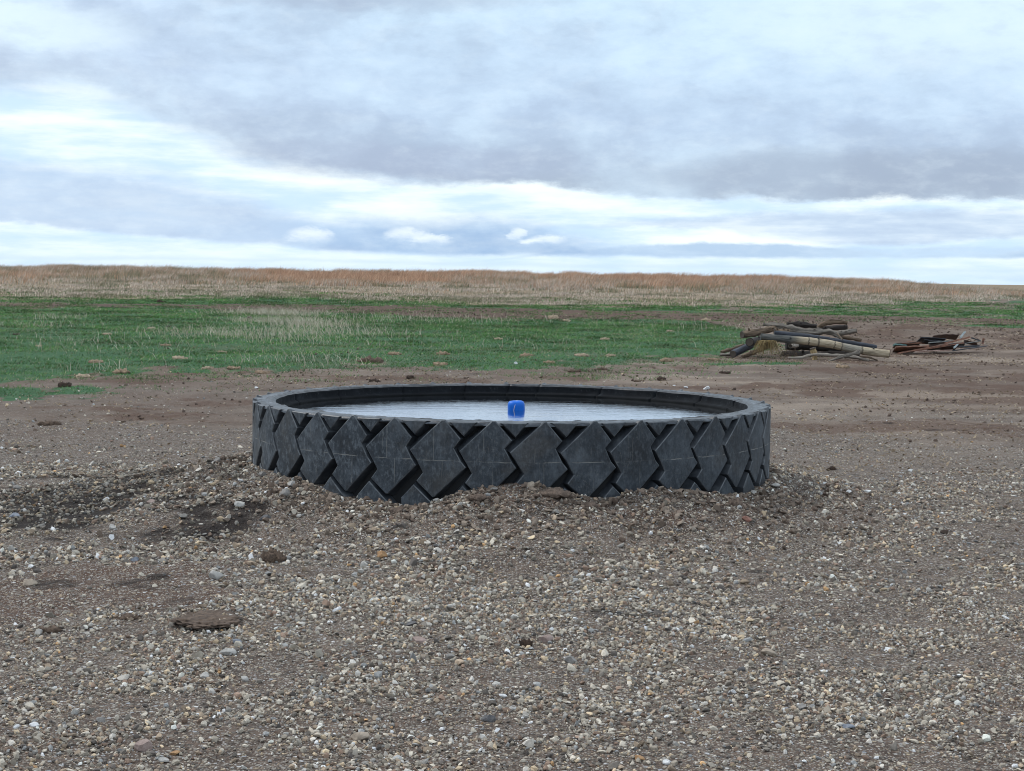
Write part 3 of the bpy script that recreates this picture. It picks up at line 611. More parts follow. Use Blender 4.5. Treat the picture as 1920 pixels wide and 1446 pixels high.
ROCKS = [
 (269, 1398, 38, 'pink', 'reddish grey pyramid-shaped stone near the bottom left of the gravel', .85, .8),
 (675, 1383, 38, 'tan', 'big rounded pinkish tan lump of rock at the bottom, left of centre', .7, .62),
 (920, 1347, 34, 'dark', 'dark grey angular rock in the bottom centre gravel', .6, .55),
 (1023, 1197, 32, 'pink', 'pinkish flat-topped stone in the gravel below the middle of the tire', .7, .6),
 (1070, 1238, 26, 'grey', 'grey rounded stone just right of the brown clump and the pinkish stone', .8, .75),
 (787, 1202, 34, 'pink', 'long brownish pink stone at the top of a little group left of centre', .5, .45),
 (842, 1230, 22, 'grey', 'pale grey blunt stone right of the long brownish pink stone', .65, .6),
 (795, 1231, 19, 'tan', 'small square tan stone directly under the long brownish pink stone', .9, .8),
 (770, 1172, 26, 'dark', 'dark flat stone leaning behind the long brownish pink stone', .5, .5),
 (428, 1225, 32, 'pale', 'large smooth pale brown stone left of centre in the gravel', .6, .55),
 (53, 1093, 34, 'tan', 'large tan wedge-shaped stone at the far left beside brown soil', .55, .5),
 (405, 1078, 30, 'pale', 'large whitish grey craggy stone left of the brown dung lump', .85, .8),
 (715, 1040, 24, 'orange', 'round orange-brown stone on the lower slope in front of the tire', .8, .75),
 (942, 1307, 18, 'white', 'smooth white oval pebble in the bottom centre gravel', .7, .6),
 (1440, 1224, 32, 'tan', 'tan humped stone, largest in the gravel right of centre', .5, .5),
 (1392, 1254, 22, 'dark', 'dark blue-grey stone lower left of the tan humped stone', .65, .6),
 (1500, 1326, 28, 'grey', 'grey arched stone near the bottom, right of centre', .6, .55),
 (1590, 1364, 28, 'blue', 'slate coloured flat stone near the bottom right', .45, .4),
 (1395, 1146, 18, 'tan', 'tan stone up the gravel from the tan humped stone', .7, .6),
 (1742, 1188, 16, 'white', 'white ring-like chipped stone in the right gravel', .8, .6),
 (1663, 1219, 22, 'white', 'flat white stone in the right gravel, below the chipped one', .5, .45),
 (1575, 1019, 11, 'white', 'small bluish white pebble below the right end of the tire', .7, .6),
 (1298, 1036, 21, 'tan', 'tan stone on the gravel slope below the right half of the tire', .65, .6),
 (1198, 1421, 23, 'orange', 'yellowish square stone at the bottom edge right of centre', .6, .55),
 (1250, 1433, 19, 'white', 'white angular stone at the bottom edge beside the yellowish one', .75, .6),
 (823, 1343, 19, 'pale', 'cream oval stone left of the dark bottom centre rock', .7, .6),
 (385, 1268, 22, 'pale', 'pale grey broad stone left of a matching pair, lower left', .75, .65),
 (458, 1272, 19, 'pale', 'pale blunt stone right of the pale grey broad stone', .8, .65),
 (65, 1362, 21, 'white', 'white faceted stone near the bottom left corner', .65, .6),
 (328, 1417, 24, 'orange', 'flat orange-tan stone by the bottom edge, right of the pyramid-shaped one', .4, .4),
 (308, 1429, 24, 'pale', 'pale pointed stone leaning below the flat orange-tan stone', .55, .5),
 (445, 1204, 20, 'blue', 'blue-grey angular stone above the large smooth pale brown stone', .6, .55),
 (335, 1368, 15, 'pink', 'small pinkish cube-like stone near the bottom left', .85, .8),
 (188, 1354, 20, 'grey', 'grey stone stacked over another between pyramid and left edge', .6, .6),
 (497, 972, 24, 'dark', 'dark grey angular stone on the left slope below the tire', .75, .65),
 (200, 935, 16, 'white', 'whitish stone in the dark damp gravel left of the tire', .8, .7),
 (533, 927, 25, 'grey', 'large grey stone leaning on the slope by the left end of the tire', .8, .8),
 (450, 945, 22, 'pale', 'pale wide stone on the left slope below the tire', .6, .55),
 (548, 908, 18, 'pale', 'pale stone touching the foot of the tire at its left end', .7, .7),
 (493, 888, 18, 'grey', 'greyish stone against the far left foot of the tire', .7, .6),
 (407, 862, 15, 'grey', 'upright grey stone up on the bank left of the tire', 1, .9),
 (283, 942, 17, 'pink', 'pinkish stone among the dark damp gravel on the left', .6, .6),
 (27, 966, 21, 'blue', 'purplish grey stone at the left edge of the picture', .8, .6),
 (210, 988, 17, 'pale', 'pale stone at the lower rim of the dark damp gravel', .8, .7),
 (33, 914, 18, 'grey', 'wide grey stone at the left edge above the purplish one', .8, .6),
 (253, 1049, 18, 'blue', 'bluish grey stone between the damp gravel and the brown soil', .9, .7),
 (60, 1063, 15, 'white', 'whitish smooth stone above the large tan wedge at the left', .8, .6),
 (1401, 975, 27, 'brick', 'long brick-red stone on the slope below the right end of the tire', .55, .5),
 (1454, 910, 21, 'pale', 'pale flat stone beside the right foot of the tire', .5, .45),
 (1415, 924, 17, 'pale', 'whitish stone tucked under the right end of the tire tread', .6, .6),
 (1626, 921, 16, 'white', 'white oval stone right of the tire, farther of a white pair', .55, .5),
 (1592, 923, 13, 'white', 'white pointed stone right of the tire, nearer of a white pair', .7, .6),
 (1656, 897, 15, 'grey', 'grey rounded stone right of the tire behind the white pair', .7, .6),
 (1707, 883, 11, 'white', 'small white stone farthest right of the tire on the gravel', .6, .6),
 (1497, 776, 10, 'pale', 'pale lone pebble on tan dirt right behind the tire', .6, .6),
 (993, 913, 19, 'tan', 'tan stone perched on the dirt bank at the middle of the tire', .6, .6),
 (925, 920, 17, 'grey', 'grey stone at the foot of the tire, left of the perched tan stone', .6, .6),
 (818, 938, 14, 'pale', 'pale stone at the foot of the tire below its lowest tread tip', .7, .7),
 (675, 932, 16, 'pale', 'pale rounded stone against the left front of the tire tread', .7, .7),
 (1157, 936, 15, 'pale', 'light stone at the foot of the tire, right front', .6, .5),
 (1325, 728, 15, 'white', 'bright white stone on the dirt behind the tire, largest of three', .55, .6),
 (1286, 726, 9, 'white', 'bright white stone behind the tire, middle of three', .6, .6),
 (1264, 723, 6, 'white', 'tiny white stone behind the tire, leftmost of three', .7, .6),
 (967, 681, 8, 'white', 'round white stone in the grass edge behind the blue float', .8, .8),
 (480, 727, 9, 'white', 'small white stone on dirt behind the left end of the tire', .6, .6)]
for r in ROCKS: rock(*r[:5], asp=r[5], flat=r[6])
# ------------------------------------------------------------------ dung pats and clods
def clod_mat(name, a, b):
    m, t, p = mat(name); oc = t.node('ShaderNodeTexCoord').outputs['Object']
    n_ = t.noise(t.scale(oc, (1, 3, 2)), 22, 6, .7); t.set(p, 'Base Color', t.mix(t.ss(n_, .3, .7), (*a, 1), (*b, 1))); p.inputs['Roughness'].default_value = .95
    bump(t, p, n_, .9, .012); return m
CL = {'brown': clod_mat('dung_brown', (.045, .030, .022), (.16, .11, .078)), 'tan': clod_mat('dung_tan', (.16, .11, .07), (.38, .28, .19)), 'dark': clod_mat('dung_dark', (.02, .013, .01), (.075, .045, .03)), 'soil': clod_mat('soil_lump', (.085, .06, .046), (.20, .148, .115)), 'straw': clod_mat('dung_straw', (.22, .165, .11), (.5, .40, .29))}
def pat(px, py, wpx, kind, label, h=.28, grp='dried dung pats lying about', cat='dung pat', dep=.9, name='dung_pat'):
    P = ground_hit(px, py); s = wpx/2*P.y/F; v, f = ico(5 if wpx > 60 else 4); q = px*.37+py*.11
    nn_ = fbm(v[:, 0]+q, v[:, 1]-q, 1.6, 5, 7, .65)-.5; n3 = fbm(v[:, 0]*1.3-q, v[:, 1]+v[:, 2]+q, 4, 3, 17)-.5
    v = v*(1+.8*nn_[:, None]+.34*n3[:, None]); v = v*np.array([s, s*dep, s*h])
    v[:, 2] = v[:, 2]+n3*s*h*1.9+nn_*s*h*.8
    o = npmesh(name, v, [f], CL[kind], smooth=True); o.location = (P.x, P.y, P.z+s*h*.15); o.rotation_euler = (0, 0, random.uniform(-.4, .4))
    return tag(o, label, cat, grp)
pat(515, 1052, 50, 'brown', 'rounded brown fibrous dung lump lying in the gravel below the tire', .5, dep=.8)
pat(392, 1163, 118, 'brown', 'large flat crusted brown dung pat in the left foreground gravel', .07, dep=1.3)
pat(985, 1214, 26, 'dark', 'small dark brown clump beside the pinkish flat-topped stone', .6)
pat(95, 1185, 44, 'brown', 'low brown soil clod at the left edge of the brown patch', .25, 'brown soil clods', 'clod', name='soil_clod')
pat(240, 1160, 50, 'brown', 'brown soil clod between the left brown patch and flat dung pat', .22, 'brown soil clods', 'clod', name='soil_clod')
pat(1480-1320+1400, 882, 18, 'dark', 'dark brown clod on the gravel right of the tire', .5, 'brown soil clods', 'clod', name='soil_clod')
pat(95, 797, 40, 'brown', 'long dark brown clod on dirt far left of the tire', .25, 'brown soil clods', 'clod', name='soil_clod')
pat(1378, 948, 30, 'soil', 'soft brown soil clod in front of the right end of the tire', .5, 'brown soil clods', 'clod', name='soil_clod')
pat(900, 935, 46, 'soil', 'broad brown soil clod on the bank left of the tire middle', .26, 'brown soil clods', 'clod', name='soil_clod')
pat(1040, 930, 60, 'soil', 'widest brown soil clod on the bank at the tire middle', .24, 'brown soil clods', 'clod', name='soil_clod')
pat(1102, 950, 36, 'soil', 'brown soil clod on the bank below the right front tread', .3, 'brown soil clods', 'clod', name='soil_clod')
pat(745, 962, 34, 'soil', 'brown soil clod below the lowest point of the tire tread', .3, 'brown soil clods', 'clod', name='soil_clod')
PATS = [(120, 726, 26, 'dark', 'dark brown dung pat on dirt beside the small green patch far left', .5), (227, 700, 34, 'tan', 'wide tan pat on the near edge of the grass, left'),
 (157, 708, 30, 'straw', 'pale straw-like pat on the grass edge above the dark brown one'), (180, 681, 28, 'tan', 'curled orange-tan pat in the near left grass'),
 (282, 617, 16, 'straw', 'pale flat pat high in the left grass'), (200, 628, 17, 'straw', 'pale flat pat in the far left grass'), (317, 613, 10, 'dark', 'small dark pat right beside the pale flat one high in the left grass'),
 (312, 649, 18, 'tan', 'tan rounded pat in the middle of the left grass'), (72, 650, 13, 'straw', 'pale small pat near the left picture edge in the grass'), (337, 674, 28, 'straw', 'long pale pat in the lower left grass above the tire'),
 (30, 628, 12, 'dark', 'small dark pat at the left picture edge in the grass'), (388, 692, 24, 'straw', 'pale pat at the grass edge above the left end of the tire'), (437, 692, 24, 'tan', 'tan pat at the grass edge right above the left tire end'),
 (492, 701, 26, 'tan', 'tan curled pat on the dirt just behind the left tire rim'), (417, 661, 16, 'straw', 'straw pale pat among grass above the left end of the tire'), (468, 598, 12, 'dark', 'dark lump beside the tall dry tufts in the grass', .6),
 (300, 568, 12, 'dark', 'dark lump on the far left dirt strip', .6), (693, 680, 48, 'brown', 'broad brown pat at the grass edge behind the tire', .25), (740, 665, 24, 'tan', 'pale brown double pat in the grass behind the tire'),
 (830, 665, 26, 'tan', 'tan pat in the grass left of the blue float'), (825, 685, 28, 'tan', 'pinkish tan pat at the grass edge left of the blue float'), (770, 711, 18, 'dark', 'dark brown lump on dirt right behind the tire rim', .5),
 (703, 716, 20, 'dark', 'dark flat lump touching the far tire rim on the left'), (934, 637, 16, 'straw', 'pale pat in the middle grass above the blue float'), (987, 668, 24, 'tan', 'large tan pat in the grass just above the blue float'),
 (1030, 681, 22, 'tan', 'tan pat at the grass edge right of the white stone'), (1090, 668, 26, 'straw', 'wide straw pale pat in grass right of the float'), (1143, 668, 20, 'straw', 'thin pale pat, second one right of the float in the grass'),
 (1133, 637, 18, 'straw', 'pale pat in mid grass above the right half of the tire'), (1077, 698, 28, 'brown', 'brown pat on gravelly dirt behind the tire'), (1130, 694, 22, 'brown', 'curled brown pat right of the other on the gravelly dirt'),
 (1240, 713, 16, 'dark', 'dark lump on dirt behind the right half of the tire', .5), (1250, 678, 26, 'tan', 'tan pat on bare dirt left of the logs'), (1037, 598, 19, 'straw', 'bright pale lump on the edge of the far dirt strip', .5),
 (1063, 603, 17, 'straw', 'pale flat pat just under the far dirt strip'), (1257, 622, 14, 'straw', 'small pale pat in the grass far left of the logs'), (1325, 602, 20, 'straw', 'wide pale pat at the far strip behind the log pile'),
 (1195, 716, 14, 'brown', 'little brown pat on dirt near the three white stones'), (1360, 701, 22, 'dark', 'dark brown clump on dirt in front of the log pile'), (1580, 690, 26, 'tan', 'straw coloured clump on dirt right in front of the logs'), (1340, 676, 22, 'tan', 'pale clump in the dirt at the left foot of the log pile')]
for r in PATS: pat(r[0], r[1], r[2], r[3], r[4], r[5] if len(r) > 5 else .3)
# ------------------------------------------------------------------ grass
def blades(n, x, y, z, h, wd_, lean, cols, seg2=False, seed=0):
    rg = np.random.default_rng(seed); a = rg.uniform(-.9, .9, n); dx, dy = np.cos(a)*wd_/2, np.sin(a)*wd_/2
    base = np.stack([x, y, z], 1); d = np.stack([dx, dy, np.zeros(n)], 1)
    tip = base+np.stack([lean[:, 0]*h, lean[:, 1]*h, h], 1)
    if not seg2:
        V_ = np.stack([base-d, base+d, tip], 1).reshape(-1, 3); F_ = [np.arange(3*n).reshape(n, 3)]; k = 3
    else:
        mid = base+np.stack([lean[:, 0]*h*.25, lean[:, 1]*h*.25, h*.6], 1)
        V_ = np.stack([base-d, base+d, mid+d*.75, mid-d*.75, tip], 1).reshape(-1, 3); i = np.arange(n)*5
        F_ = [np.stack([i, i+1, i+2, i+3], 1), np.stack([i+3, i+2, i+4], 1)]; k = 5
    return V_, F_, np.repeat(cols, k, 0)
blm, t, p = mat('grass_blade'); t.set(p, 'Base Color', attr(t)); p.inputs['Roughness'].default_value = .75; p.inputs['Specular IOR Level'].default_value = .25
tr = t.node('ShaderNodeBsdfTranslucent', {'Color': attr(t)}); mx = t.node('ShaderNodeMixShader', {0: .3, 1: p.outputs[0], 2: tr.outputs[0]})
t.l.new(mx.outputs[0], t.n['Material Output'].inputs[0])
def pick(rg, n, pal, wts):
    wts = np.array(wts, float); wts /= wts.sum(); return np.array(pal)[rg.choice(len(pal), n, p=wts)]*rg.uniform(.75, 1.25, (n, 1))
# green turf
rg = np.random.default_rng(31); n = 640000; y = rg.uniform(20.5, 100, n); x = rg.uniform(-1, 1, n)*(.46*y+1)
Zn = zones(x, y); k = rg.uniform(0, 1, n) < np.clip(Zn[0]*1.1, 0, 1)*(1-.8*Zn[2])*np.clip(.5+1.6*(fbm(x, y, .9, 4, 400)-.3), .25, 1)*np.clip(1.15-.25*(y/100), 0, 1)
ed = sm(y-np.interp(x, *G_near)+fbm(x, y, .5, 3, 401)*4, -4.5, 1.5); k |= (rg.uniform(0, 1, n) < .8*ed*sm(fbm(x, y, 1.5, 4, 402, .6), .54, .64)*np.where(x < 6.5, 1, .35))
x, y = x[k], y[k]; n = len(x); clump = fbm(x, y, 1.6, 3, 410)
h = rg.uniform(.025, .065, n)*(.3+1.4*clump)*np.interp(y, [20, 50, 100], [.8, 1.1, 1.3]); wdt = np.interp(y, [20, 50, 100], [.009, .02, .05])*rg.uniform(.6, 1.3, n)
c = pick(rg, n, [(.058, .145, .040), (.092, .215, .056), (.036, .092, .030), (.15, .21, .070), (.30, .27, .18), (.44, .39, .29), (.12, .09, .06)], [32, 30, 20, 10, 6, 3.0, 3])
c = c*(.5+1.0*sm(fbm(x, y, .8, 5, 425, .65), .3, .7))[:, None]
dryer = sm(fbm(x, y, .5, 5, 420, .6), .50, .64); sw = rg.uniform(0, 1, n) < dryer*.16*np.interp(y, [25, 60], [.6, 1.2]); c[sw] = np.array((.27, .24, .16))*rg.uniform(.6, 1.3, (sw.sum(), 1))
V_, F_, C_ = blades(n, x, y, T(x, y)-.005, h, wdt, rg.normal(0, .9, (n, 2))+np.array([.25, 0]), c, seed=1)
tag(npmesh('green_grass', V_, F_, blm, {'Col': C_}), 'short bright green grass covering the flat ground behind the tire', 'grass', kind='stuff')
# sparse tall dry tufts standing in the green
rg = np.random.default_rng(41); cx, cy = [], []
for (px, py, m, sp_) in ((520, 590, 900, 1.3), (540, 604, 600, 1.1), (585, 612, 450, .8), (560, 624, 200, 1.0), (440, 630, 300, 1.1), (400, 622, 200, 1.2), (110, 597, 70, .5), (60, 612, 90, 1.0), (620, 625, 200, 1.2), (560, 640, 160, 1.0), (690, 630, 120, 1.0), (860, 602, 150, 2.2), (780, 600, 120, 1.8), (500, 587, 300, 1.2), (700, 600, 100, 2),
                          (600, 680, 60, .7), (220, 690, 30, .4), (540, 676, 60, .8), (1200, 610, 60, 1.5), (1350, 615, 70, 1.2), (100, 640, 60, 1.0), (250, 655, 60, 1.2), (1000, 650, 60, 1.5)):
    P = ground_hit(px, py); cx.append(P.x+rg.normal(0, sp_, m)); cy.append(P.y+rg.normal(0, sp_*1.3, m))
x, y = np.concatenate(cx), np.concatenate(cy); n = len(x); h = rg.uniform(.07, .27, n)*np.interp(y, [30, 50], [.8, 1.1])
c = pick(rg, n, [(.52, .46, .37), (.42, .36, .27), (.62, .56, .46)], [4, 3, 2])
V_, F_, C_ = blades(n, x, y, T(x, y)-.01, h, rg.uniform(.006, .013, n)*np.interp(y, [30, 60], [1, 1.3]), rg.normal(0, .8, (n, 2))+np.array([-.35, 0]), c, True, 2)
tag(npmesh('dry_stalks', V_, F_, blm, {'Col': C_}), 'thin pale dry stalks standing up out of the green grass', 'dry grass', kind='stuff')
# prairie: pale short belt, then the tall orange-tan stand on the rise
rg = np.random.default_rng(51); n = 800000; y = rg.uniform(84, 182, n); x = rg.uniform(-1, 1, n)*(.46*y)
Zn = zones(x, y); clump = fbm(x, y, .35, 4, 430); tall = sm(y+(clump-.5)*34, 108, 134)
gap = sm(fbm(x, y, .22, 4, 440), .44, .56)*(1-sm(y, 122, 138))*(x < 22)
k = rg.uniform(0, 1, n) < Zn[2]*np.clip(.35+tall*.65+.3*clump, 0, 1)*(1-.85*gap); x, y, clump, tall, gap = x[k], y[k], clump[k], tall[k], gap[k]; n = len(x)
h = (.16+.30*tall)*rg.uniform(.5, 1.25, n)*(.65+.7*clump)
h = h+(sm(fbm(x, y, .32, 4, 470, .65), .50, .70)*.42+np.where(rg.uniform(0, 1, n) < .02, .2, 0))*tall*sm(y, 115, 140)
h = h*np.interp(x, [30, 44], [1, .6])
redness = np.clip(tall*(.4+1.1*sm(fbm(x, y, .07, 3, 450), .3, .7))*np.interp(x, [-30, 0, 30, 40], [.55, 1, .95, .4]), 0, 1)
ca = pick(rg, n, [(.42, .355, .30), (.34, .285, .235), (.52, .45, .38), (.22, .18, .13), (.09, .14, .07)], [10, 10, 7, 3, 1.6]); cb = pick(rg, n, [(.42, .27, .185), (.35, .225, .15), (.50, .35, .25), (.26, .15, .10)], [10, 8, 6, 4])
ca = np.where((fbm(x, y, .45, 4, 480) > .575)[:, None], ca*np.array([.5, .55, .45]), ca)
c = np.where((rg.uniform(0, 1, n) < redness)[:, None], cb, ca)*(1.0+.55*fbm(x*1.0, y*.5, .9, 3, 490))[:, None]
V_, F_, C_ = blades(n, x, y, T(x, y)-.02, h, rg.uniform(.02, .045, n)*(1.1-.3*tall), rg.normal(0, .22, (n, 2))+np.array([.28, 0]), c, True, 3)
tag(npmesh('prairie_grass', V_, F_, blm, {'Col': C_}), 'tall dry tan and rust prairie grass covering the rise up to the skyline', 'prairie grass', kind='stuff')
# straw litter on the bare dirt
rg = np.random.default_rng(61); n = 90000; x, y = wedge(n, 13.5, 66, rg); Zn = zones(x, y)
k = (rg.uniform(0, 1, n) < (1-Zn[0])*sm(fbm(x, y*.7, .8, 4, 460), .36, .60)*np.where(x > 0, 1, .7)*.8+1.2*np.exp(-(((x-6.2)/2.4)**2+((y-32.3)/1.3)**2))) & (np.hypot(x-TX, y-TY) > R+.05); x, y = x[k], y[k]; n = len(x)
c = pick(rg, n, [(.36, .28, .19), (.24, .18, .12), (.45, .37, .27), (.11, .08, .055)], [4, 5, 2, 3])
V_, F_, C_ = blades(n, x, y, T(x, y)+.004, rg.uniform(.006, .03, n), rg.uniform(.012, .03, n), rg.normal(0, 3.0, (n, 2)), c, True, 4)
tag(npmesh('straw_litter', V_, F_, blm, {'Col': C_}), 'scattered brown and tan straw litter on the bare dirt behind the tire', 'straw', kind='stuff')
rg = np.random.default_rng(62); n = 150000; x, y = wedge(n, 12, 72, rg); Zn = zones(x, y)
bank = np.exp(-(((x-11.5)/4.5)**2+((y-50)/6.5)**2))
k = (rg.uniform(0, 1, n) < (1-Zn[0])*np.clip(Zn[6]*.9+Zn[1]*.8+bank*1.5+.03, 0, 1)*sm(fbm(x, y, 1.7, 4, 650, .6), .44, .62)) & (np.hypot(x-TX, y-TY) > R+.1); x, y = x[k], y[k]; n = len(x)
P, Fc, c = scatter(0, x, y, (rg.uniform(0, 1, n)**5*.04+.006)*np.interp(y, [12, 60], [.7, 1.4]), 1, 640, '')
c = np.repeat(pick(rg, n, [(.13, .093, .072), (.095, .065, .05), (.17, .127, .098), (.30, .235, .18)], [5, 3, 5, 3]), 12, 0)
rg = np.random.default_rng(63); n2_ = 6500; a_ = rg.uniform(-1.7, 1.7, n2_); d_ = rg.exponential(.32, n2_); rr_ = (rg.uniform(0, 1, n2_)**3*.026+.006)
x2, y2 = TX+np.sin(a_)*(R+.02+rr_+d_), TY-np.cos(a_)*(R+.02+rr_+d_); k = (fbm(x2, y2, 1.6, 4, 660, .6) > .46); x2, y2, rr_ = x2[k], y2[k], rr_[k]
P2, F2, c2_ = scatter(0, x2, y2, rr_, 2, 641, ''); c2_ = np.repeat(pick(rg, len(x2), [(.16, .12, .092), (.21, .16, .125), (.27, .215, .17), (.11, .078, .06)], [5, 5, 4, 2]), len(P2)//max(1, len(x2)), 0)
Fc = np.concatenate([Fc, F2+len(P)]); P = np.concatenate([P, P2]); c = np.concatenate([c, c2_])
tag(npmesh('soil_crumbs', P, [Fc], stm, {'Col': c}), 'crumbly dark brown soil churned up on the bare ground behind and around the tire', 'soil', kind='stuff')
# ------------------------------------------------------------------ log pile
def wood(name, a, b, bands=None, rough=.85, mid=None):
    m, t, p = mat(name); uvn = t.node('ShaderNodeUVMap'); uvn.uv_map = 'uv'; s_ = t.node('ShaderNodeSeparateXYZ', {0: uvn.outputs[0]})
    an = t.m('MULTIPLY', s_.outputs[0], 2*math.pi); vv = t.vec(t.m('MULTIPLY', t.m('COSINE', an), 3), t.m('MULTIPLY', t.m('SINE', an), 3), t.m('MULTIPLY', s_.outputs[1], 1.6))
    n_ = t.noise(vv, 2.2, 6, .65); c = t.mix(t.ss(n_, .33, .66), (*a, 1), (*b, 1))
    n2_ = t.noise(t.scale(vv, (1, 1, 3)), .8, 3); c = t.mix(t.m('MULTIPLY', t.ss(n2_, .55, .68), .6), c, tuple(q*.35 for q in a))
    if bands:
        for L_, wd_ in bands:
            d_ = t.m('ABSOLUTE', t.m('SUBTRACT', t.m('ADD', s_.outputs[1], t.m('MULTIPLY', n_, .09)), L_)); c = t.mix(t.m('MULTIPLY', t.ss(d_, wd_, wd_*.4), .75), c, (.06, .045, .035))
        c = t.mix(t.ss(s_.outputs[1], .95, .55), c, t.mix(t.ss(n_, .4, .6), (.035, .04, .042), (.16, .155, .14)))
        c = t.mix(t.m('MULTIPLY', t.m('MULTIPLY', t.ss(s_.outputs[1], 1.6, 1.75), t.ss(s_.outputs[1], 2.1, 2.0)), .6), c, (.22, .225, .21))
    t.set(p, 'Base Color', c); p.inputs['Roughness'].default_value = rough; bump(t, p, n_, 1.0, .03); return m
WD = {'peeled': wood('peeled_wood', (.36, .28, .185), (.60, .51, .37), [(.62, .03), (1.02, .02), (1.22, .025), (1.55, .018), (1.7, .02), (2.12, .03)]),
      'grey': wood('weathered_wood', (.085, .072, .060), (.36, .315, .265)), 'brown': wood('brown_bark', (.045, .03, .02), (.27, .19, .125)), 'dark': wood('dark_wood', (.012, .010, .010), (.06, .046, .038)),
      'black': wood('charred_blue_wood', (.012, .016, .026), (.055, .065, .09), rough=.55), 'pale': wood('bleached_branch', (.28, .24, .20), (.52, .46, .39)), 'golden': wood('golden_wood', (.28, .19, .09), (.46, .34, .18))}
em, t, p = mat('sawn_end'); oc = t.node('ShaderNodeTexCoord').outputs['Object']
wv = t.node('ShaderNodeTexWave', {'Vector': oc, 'Scale': 30.0, 'Distortion': 3.0}, wave_type='RINGS', rings_direction='SPHERICAL')
t.set(p, 'Base Color', t.mix(wv.outputs['Fac'], (.045, .035, .03), (.12, .095, .075))); p.inputs['Roughness'].default_value = .9
def crv(pts, n=5):
    out = []; P = [pts[0]]+pts+[pts[-1]]
    for i in range(1, len(P)-2):
        for k in range(n):
            q = k/n; a, b, c_, d = P[i-1:i+3]; out.append(tuple(.5*((2*b[j])+(-a[j]+c_[j])*q+(2*a[j]-5*b[j]+4*c_[j]-d[j])*q*q+(-a[j]+3*b[j]-3*c_[j]+d[j])*q**3) for j in range(4)))
    out.append(tuple(P[-2])); return out
def log(pts, m, label, end=None, jit=.16, seed=1, name='log', cat='log', grp='old logs and branches piled on the ground', N=18):
    """pts: (crop x, crop y, Y metres, radius in crop px) on the enlarged photo of the pile"""
    W_ = []
    for cx_, cy_, Y, r in pts:
        q = at(1360+cx_*.17708, 595+cy_*.17708, Y); W_.append((q.x, q.y, q.z, r*.17708*Y/F))
    C_ = crv(W_, 10); o0 = Vector(C_[0][:3]); bm = bmesh.new(); uvl = bm.loops.layers.uv.new('uv')
    jit = jit*1.7 if m != 'peeled' else jit
    rg_ = tube(bm, [Vector(q[:3])-o0 for q in C_], [q[3] for q in C_], N, jit, True, seed, 0, uvl)
    rk = random.Random(seed*5)
    if cat == 'log' and m != 'black':
        for _ in range(3):                              # broken-off branch stubs
            i_ = rk.randrange(2, len(C_)-2); q = C_[i_]; c0 = Vector(q[:3])-o0; dr_ = Vector((rk.uniform(-.6, .6), rk.uniform(-1, -.2), rk.uniform(.1, 1))).normalized(); rr_ = q[3]
            tube(bm, [c0+dr_*rr_*.5, c0+dr_*rr_*1.15, c0+dr_*rr_*rk.uniform(1.35, 1.8)], [rr_*.42, rr_*.26, rr_*.17], 7, .3, True, seed+3, 0, uvl)
    o = from_bm(name, bm, WD[m]); o.location = o0; tag(o, label, cat, grp)
    me = o.data
    if end is not None:
        i = 0 if end == 0 else -1; c0 = Vector(C_[i][:3])-o0; c1_ = Vector(C_[1 if i == 0 else -2][:3])-o0; d = (c0-c1_).normalized(); r = C_[i][3]
        bm = bmesh.new(); s_ = d.cross(Vector((0, 0, 1))).normalized(); u2 = s_.cross(d); fr_, bk = [], []
        for k_ in range(16):
            a = k_/16*2*math.pi; e = (s_*math.cos(a)+u2*math.sin(a))*r*(.93+.05*math.sin(3*a+seed)); fr_.append(bm.verts.new(c0+d*.012+e*.96)); bk.append(bm.verts.new(c0-d*.01+e))
        ce = bm.verts.new(c0+d*.004)
        for k_ in range(16): bm.faces.new([fr_[k_], fr_[(k_+1) % 16], ce]); bm.faces.new([bk[k_], bk[(k_+1) % 16], fr_[(k_+1) % 16], fr_[k_]])
        bmesh.ops.recalc_face_normals(bm, faces=bm.faces[:]); from_bm('cut_end', bm, em, o)
    return o
L = log
L([(375, 208, 33.0, 36), (640, 232, 33.0, 40), (1050, 275, 33.0, 42), (1400, 345, 33.0, 43), (1730, 390, 33.0, 43)], 'peeled', 'longest pale peeled log with dark rings lying across the front of the pile', 1, .06, 1)
L([(520, 165, 33.9, 28), (900, 210, 33.9, 30), (1250, 265, 33.8, 30), (1600, 318, 33.8, 24)], 'black', 'long straight dark blue-grey pole right behind the pale peeled log', None, .1, 2, 'pole', 'pole')
L([(400, 75, 34.6, 18), (560, 88, 34.5, 28), (800, 148, 34.4, 36), (1080, 155, 34.3, 34), (1160, 180, 34.3, 26), (1235, 232, 34.2, 10)], 'grey', 'wavy weathered grey trunk on top of the pile, tapering to its right', None, .3, 3)
L([(180, 185, 34.0, 40), (330, 160, 34.2, 38), (520, 118, 34.5, 32)], 'brown', 'thick brown log sticking out at the upper left with a dark sawn end', 0, .18, 4)
L([(258, 265, 33.3, 44), (330, 250, 33.7, 42), (470, 225, 34.6, 40)], 'dark', 'dark hollow-looking log seen end on at the left, under the brown one', 0, .08, 5)
L([(82, 388, 33.2, 40), (160, 350, 33.5, 38), (270, 300, 34.1, 36)], 'black', 'short smooth black-blue log at the lower left corner of the pile', 0, .06, 6)
L([(-40, 372, 34.0, 16), (100, 330, 34.2, 20), (240, 290, 34.4, 20)], 'brown', 'thin brown branch behind the short black-blue log', None, .3, 7, 'branch', 'branch')
L([(-60, 395, 33.6, 18), (20, 395, 33.6, 22), (60, 390, 33.9, 14)], 'grey', 'grey root stub lying at the far left tip of the pile', None, .4, 27, 'branch', 'branch')
L([(180, 415, 32.9, 22), (300, 370, 33.1, 26), (420, 320, 33.4, 24)], 'brown', 'brown bark log slanting under the dry grass tuft', None, .3, 8)
